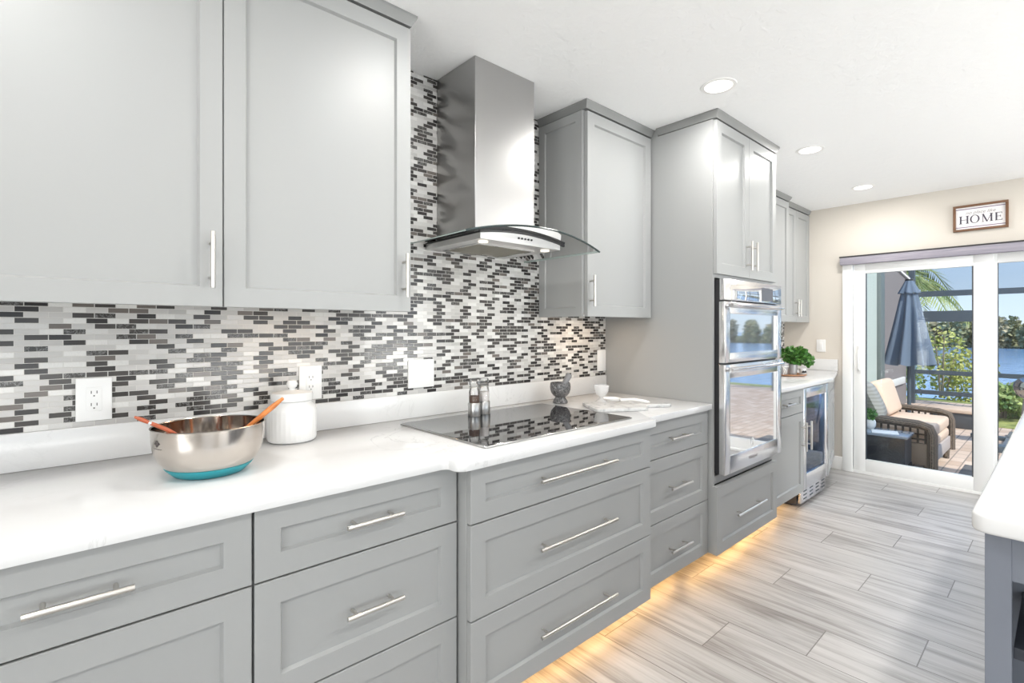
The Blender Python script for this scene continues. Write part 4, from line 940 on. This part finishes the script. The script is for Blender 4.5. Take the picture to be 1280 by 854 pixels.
# closed umbrella
UX, UY = 9.5, -0.345
t = thing('closed_umbrella', (UX, UY, GZ), 'closed navy patio umbrella hanging from a leaning grey arm', 'umbrella')
def fold(zs, nf=8, seg=96):
    b = MB(); rows = []
    for z, r, am, tw in zs:
        rows.append([b.bm.verts.new((UX+(r*(1+am*math.cos(nf*th+tw)))*math.cos(th), UY+(r*(1+am*math.cos(nf*th+tw)))*math.sin(th), z+am*0.06*math.cos(nf*th+tw+0.6))) for th in [2*math.pi*k/seg for k in range(seg)]])
    for a_, c_ in zip(rows, rows[1:]):
        for k in range(seg): b.bm.faces.new((a_[k], a_[(k+1) % seg], c_[(k+1) % seg], c_[k]))
    return b
fold([(0.765, 0.265, 0.26, 1.1), (0.90, 0.245, 0.25, 1.0), (1.15, 0.200, 0.24, 0.7), (1.45, 0.150, 0.22, 0.4), (1.70, 0.115, 0.16, 0.2), (1.86, 0.090, 0.08, 0.0)]).build('canopy', 'navy', t)
fold([(1.842, 0.130, 0.10, 0.0), (1.88, 0.115, 0.08, 0), (1.96, 0.080, 0.05, 0), (2.04, 0.046, 0.02, 0)]).build('top_flap', 'navy', t)
b = MB(); b.lathe((UX, UY, 2.03), [(0, 0), (0.052, 0), (0.052, 0.022), (0, 0.022)], 24); b.build('cap', 'black_plastic', t)
MB().tube([(UX, UY, GZ), (UX, UY, 2.05)], 0.024, 12).build('pole', 'bronze', t)
MB().tube([(UX, UY, 2.05), (UX, UY+0.16, 2.24), (UX, UY+0.40, 2.50)], 0.028, 12).build('arm', 'pole_grey', t)
b = MB(); b.lathe((UX, UY, GZ), [(0, 0), (0.24, 0), (0.24, 0.03), (0.06, 0.07), (0.03, 0.12), (0, 0.12)], 32); b.build('base', 'bronze', t)

# wicker armchair facing -Y
WX0, WX1, WYB, WYF = 5.98, 7.20, -0.36, -1.10
t = thing('wicker_armchair', ((WX0+WX1)/2, -0.75, GZ), 'wide brown wicker patio armchair with tan cushions, seen through the door', 'armchair')
def arm(x0, x1):
    b = MB(); z1 = 0.405
    pts = [(x0*0.5+x1*0.5, WYB, z1+0.02), (x0*0.5+x1*0.5, WYF+0.10, z1-0.005), (x0*0.5+x1*0.5, WYF+0.02, z1-0.03), (x0*0.5+x1*0.5, WYF, z1-0.09), (x0*0.5+x1*0.5, WYF, 0.0)]
    b.tube(pts, (x1-x0)/2, 12)
    b.tube([(x0*0.5+x1*0.5, WYF+0.004, 0.30), (x0*0.5+x1*0.5, WYF+0.004, 0.0)], (x1-x0)*0.45, 12)
    xm = (x0+x1)/2
    b.box(xm-0.018, xm+0.018, WYF+0.03, WYB, 0.02, 0.225, 0.004)
    for k in range(13): y = WYF+0.05+k*(WYB-WYF-0.06)/12; b.box(xm-0.010, xm+0.010, y-0.008, y+0.008, 0.225, 0.385)
    for z in (0.262, 0.310): b.box(xm-0.010, xm+0.010, WYF+0.02, WYB, z-0.007, z+0.007)
    return b.build('arm', 'wicker', t)
arm(WX0, WX0+0.082); arm(WX1-0.066, WX1)
b = MB(); b.box(WX0+0.05, WX1-0.05, WYB-0.06, WYB, 0.02, 0.52, 0.02); b.build('back', 'wicker', t)
b = MB(); b.box(WX0+0.06, WX1-0.06, WYF+0.03, WYB-0.05, 0.02, 0.14, 0.01); b.build('seat_base', 'wicker', t)
b = MB(); b.box(WX0+0.06, WX1-0.06, WYF+0.005, WYF+0.035, 0.015, 0.150, 0.008); b.build('front_panel', 'cushion_grey', t)
for x in (WX0+0.06, WX1-0.06):
    for y in (WYF+0.04, WYB-0.04): MB().tube([(x, y, 0.04), (x, y, GZ)], [0.034, 0.026], 10).build('leg', 'wicker', t)
for z0, z1_, nm in ((0.15, 0.245, 'lower_cushion'), (0.25, 0.365, 'seat_cushion')):
    b = MB(); b.box(WX0+0.10, WX1-0.10, WYF+0.01, WYB-0.09, z0, z1_, 0.03, 3); b.build(nm, 'cushion', t)
Tp = Matrix.Translation((0, -0.64, 0.372)) @ Matrix.Rotation(math.radians(-16), 4, 'X')
b = MB(Tp); b.box(6.425, WX1-0.13, -0.07, 0.07, 0.0, 0.38, 0.05, 4); b.build('back_cushion', 'cushion', t)
Tp = Matrix.Translation((6.20, -0.69, 0.382)) @ Matrix.Rotation(math.radians(-24), 4, 'X') @ Matrix.Rotation(math.radians(8), 4, 'Z')
b = MB(Tp); n = 14; vs_, fs_ = [], []
for side in (1, -1):
    base = len(vs_)
    for i in range(n+1):
        for j in range(n+1):
            u_, w_ = i/n*2-1, j/n*2-1; puff = 0.07*((1-u_**4)*(1-w_**4))**0.6; pin = 1-0.10*(1-abs(u_*w_))*0
            vs_.append((u_*0.21*(1-0.06*(1-w_*w_)), side*puff, 0.21+w_*0.21*(1-0.06*(1-u_*u_))))
    for i in range(n):
        for j in range(n): fs_.append((base+i*(n+1)+j, base+(i+1)*(n+1)+j, base+(i+1)*(n+1)+j+1, base+i*(n+1)+j+1))
b._add(vs_, fs_); bmesh.ops.remove_doubles(b.bm, verts=b.bm.verts, dist=0.0005)
tag(b.build('throw_pillow', 'pillow'), 'striped beige throw pillow leaning in the wicker armchair', 'pillow')
# low side table
t = thing('side_table', (5.78, -0.70, GZ), 'low black wicker side table with a slate top just outside the door', 'table')
MB().box(5.60, 5.93, -0.985, -0.44, 0.315, 0.338, 0.004).build('table_top', 'table_top', t)
b = MB(); b.box(5.62, 5.91, -0.965, -0.46, 0.06, 0.315, 0.006); b.build('apron', 'wicker_dark', t)
for x in (5.635, 5.895):
    for y in (-0.955, -0.465): MB().box(x-0.014, x+0.014, y-0.014, y+0.014, GZ, 0.06).build('leg', 'wicker_dark', t)
b = MB(); b.box(5.625, 5.80, -0.90, -0.70, 0.3382, 0.344, 0.001); b.T = Matrix.Translation((5.71, -0.80, 0)) @ Matrix.Rotation(0.25, 4, 'Z') @ Matrix.Translation((-5.71, 0.80, 0))
tag(b.build('magazine', 'paper'), 'pale magazine lying on the low black side table', 'magazine')
t = thing('table_plant', (5.83, -0.655, 0.338), 'small green plant in a round white pot on the low side table', 'plant')
b = MB(); b.lathe((5.83, -0.655, 0.338), [(0, 0), (0.035, 0), (0.052, 0.03), (0.052, 0.07), (0.042, 0.09), (0.038, 0.088), (0, 0.075)], 28); b.build('pot', 'ceramic', t)
b = MB(); leaf_blades(b, (5.83, -0.655, 0.475), (0.06, 0.06, 0.06), 220, 0.035, random.Random(5), 0.2, 0.1); b.build('foliage', 'leaf', t)
# doormat, storage box, grill
tag(MB().box(6.05, 6.90, -2.2, -1.235, GZ, GZ+0.012, 0.004).build('doormat', 'mat_grey'), 'charcoal doormat on the sunny brick pavers outside the door', 'doormat')
t = thing('patio_bench_box', (9.6, -1.0, GZ), 'low dark storage bench with a beige lid behind the wicker armchair', 'bench')
MB().box(9.38, 9.85, -1.085, -0.60, GZ, 0.115, 0.01).build('box_body', 'gasket', t); MB().box(9.36, 9.87, -1.10, -0.58, 0.115, 0.165, 0.012).build('lid', 'cushion', t)
t = thing('kettle_grill', (8.3, -1.62, GZ), 'round black kettle grill at the right picture edge beyond the door', 'grill')
gx, gy = 8.35, -1.665
b = MB(); b.lathe((gx, gy, 0.625), [(0.0, -0.145), (0.06, -0.14), (0.12, -0.10), (0.15, -0.04), (0.155, 0.0), (0.0, 0.0)], 32); b.build('bowl', 'black_gloss', t)
b = MB(); b.lathe((gx, gy, 0.63), [(0.157, 0.0), (0.15, 0.045), (0.11, 0.09), (0.05, 0.112), (0.0, 0.115)], 32); b.build('lid', 'black_gloss', t)
b = MB(); b.tube([(gx-0.04, gy, 0.745), (gx-0.03, gy, 0.78), (gx+0.03, gy, 0.78), (gx+0.04, gy, 0.745)], 0.008, 8); b.build('lid_handle', 'pole_grey', t)
b = MB(); b.tube([(gx-0.15, gy+0.0, 0.62), (gx-0.15, gy+0.035, 0.63), (gx-0.19, gy+0.06, 0.63)], 0.008, 8); b.build('side_handle', 'pole_grey', t)
for k in range(3):
    a_ = 2.09*k+0.6; MB().tube([(gx+0.10*math.cos(a_), gy+0.10*math.sin(a_), 0.53), (gx+0.20*math.cos(a_), gy+0.20*math.sin(a_), GZ)], 0.012, 8).build('leg', 'pole_grey', t)
t = thing('umbrella_base', (8.6, -1.47, GZ), 'dark metal cross-shaped stand base on the pavers near the grill', 'base')
b = MB(); b.box(7.95, 9.3, -1.50, -1.43, GZ, GZ+0.05, 0.006); b.build('long_bar', 'pole_grey', t)
b = MB(); b.box(7.88, 8.06, -1.53, -1.40, GZ, GZ+0.075, 0.008); b.build('end_foot', 'bronze', t)
b = MB(); b.box(8.75, 8.83, -1.90, -1.10, GZ, GZ+0.05, 0.006); b.build('cross_bar', 'bronze', t)

# plants beyond the cage
def tree(name, x, y, z, rad, hgt, n, leafsize, mt, label, cat, group=None, trunk_r=0.08, seed=1, lobes=5):
    t = thing(name, (x, y, z), label, cat, group); rr = random.Random(seed)
    b = MB()
    for k in range(lobes):
        c_ = (x+rr.uniform(-0.5, 0.5)*rad[0], y+rr.uniform(-0.6, 0.6)*rad[1], z+hgt-rad[2]+rr.uniform(-0.55, 0.45)*rad[2])
        leaf_blades(b, c_, (rad[0]*rr.uniform(0.5, 0.75), rad[1]*rr.uniform(0.5, 0.75), rad[2]*rr.uniform(0.45, 0.7)), n//lobes, leafsize, rr, 0.35, 0.2)
    b.build('foliage', mt, t, 0)
    b = MB()
    for k in range(3 if rad[0] < 3 else 4):
        a_ = rr.uniform(0, 6.28); b.tube([(x+0.1*rad[0]*math.cos(a_), y+0.1*rad[1]*math.sin(a_), z), (x+0.25*rad[0]*math.cos(a_), y+0.25*rad[1]*math.sin(a_), z+hgt*0.45), (x+0.5*rad[0]*math.cos(a_), y+0.5*rad[1]*math.sin(a_), z+hgt*0.85)], [trunk_r, trunk_r*0.7, trunk_r*0.3], 7)
    b.build('branches', 'bark', t)
tree('yellow_shrub', 14.0, -0.15, -0.15, (0.85, 0.75, 0.9), 1.55, 1800, 0.08, 'shrub', 'yellow-green leafy shrub behind the navy umbrella, beyond the cage', 'shrub', trunk_r=0.025, seed=11)
tree('yellow_shrub', 15.9, 1.0, -0.2, (0.6, 0.6, 0.7), 1.0, 1080, 0.08, 'shrub_b', 'lower green shrub behind the wicker armchair, beyond the cage rails', 'shrub', trunk_r=0.025, seed=12)
tree('green_shrub', 10.9, -1.27, GZ, (0.55, 0.42, 0.36), 0.66, 1560, 0.08, 'shrub_b', 'green leafy shrub seen through the right door pane beside the grill', 'shrub', trunk_r=0.025, seed=13)
tree('yellow_shrub', 13.6, -2.75, -0.12, (0.6, 0.5, 0.6), 1.45, 840, 0.08, 'shrub', 'yellowish shrub at the right picture edge beyond the cage', 'shrub', trunk_r=0.025, seed=14)
# palm
PX_, PY_, PZ_ = 17.5, 1.55, 2.55
t = thing('palm_tree', (PX_, PY_, -0.9), 'palm tree with drooping fronds behind the navy umbrella', 'palm')
MB().tube([(PX_, PY_, -0.95), (PX_+0.1, PY_+0.05, 1.0), (PX_, PY_, PZ_)], [0.16, 0.13, 0.11], 12).build('trunk', 'bark', t)
rr = random.Random(21)
for k in range(15):
    a_ = 2*math.pi*k/15+rr.uniform(-0.1, 0.1); Ln = rr.uniform(1.9, 2.4); rise = rr.uniform(0.15, 0.75)
    b = MB(); pts = []
    for i in range(13):
        s_ = i/12; pts.append(Vector((PX_+math.cos(a_)*Ln*s_*(1-0.12*s_), PY_+math.sin(a_)*Ln*s_*(1-0.12*s_), PZ_+rise*math.sin(min(1.0, s_*1.25)*math.pi*0.62)*1.2-1.35*s_**2.4)))
    b.tube(pts, [0.028*(1-0.8*i/12)+0.004 for i in range(13)], 5)
    for i in range(1, 13):
        for q_ in (0.0, 0.33, 0.66):
            p_ = pts[i-1].lerp(pts[i], q_); d_ = (pts[i]-pts[i-1]).normalized(); side_ = d_.cross(Vector((0, 0, 1))).normalized()
            for sg_ in (1, -1):
                ll = 0.55*math.sin(math.pi*min(1, 0.12+0.85*(i+q_)/12.7))+0.12
                tip = p_ + side_*sg_*ll*0.75 + d_*ll*0.55 - Vector((0, 0, ll*rr.uniform(0.25, 0.6)))
                mid_ = p_.lerp(tip, 0.45); wv_ = d_*0.028
                vs_ = [b.bm.verts.new(c_) for c_ in (p_, mid_+wv_, tip, mid_-wv_)]; b.bm.faces.new(vs_)
    b.build('frond', 'palm', t, 0)
# mangroves across the water
rr = random.Random(33)
for k in range(46):
    rowk = k % 2; y = -66.0+k*2.1+rr.uniform(-0.3, 0.3); x = 100.5+rowk*4.6+rr.uniform(-0.4, 0.4); top = 3.0+rr.uniform(-0.7, 0.5)+rowk*0.5
    tree('mangrove_tree', x, y, -1.6, (1.8, 1.52, (top+1.6)*0.55), top+1.6, 760, 0.62, ('mangrove', 'mangrove_b')[k % 3 == 1],
         'olive-green mangrove tree in the tree line along the far shore of the lake', 'tree', 'mangroves along the far shore', 0.10, 100+k, 6)
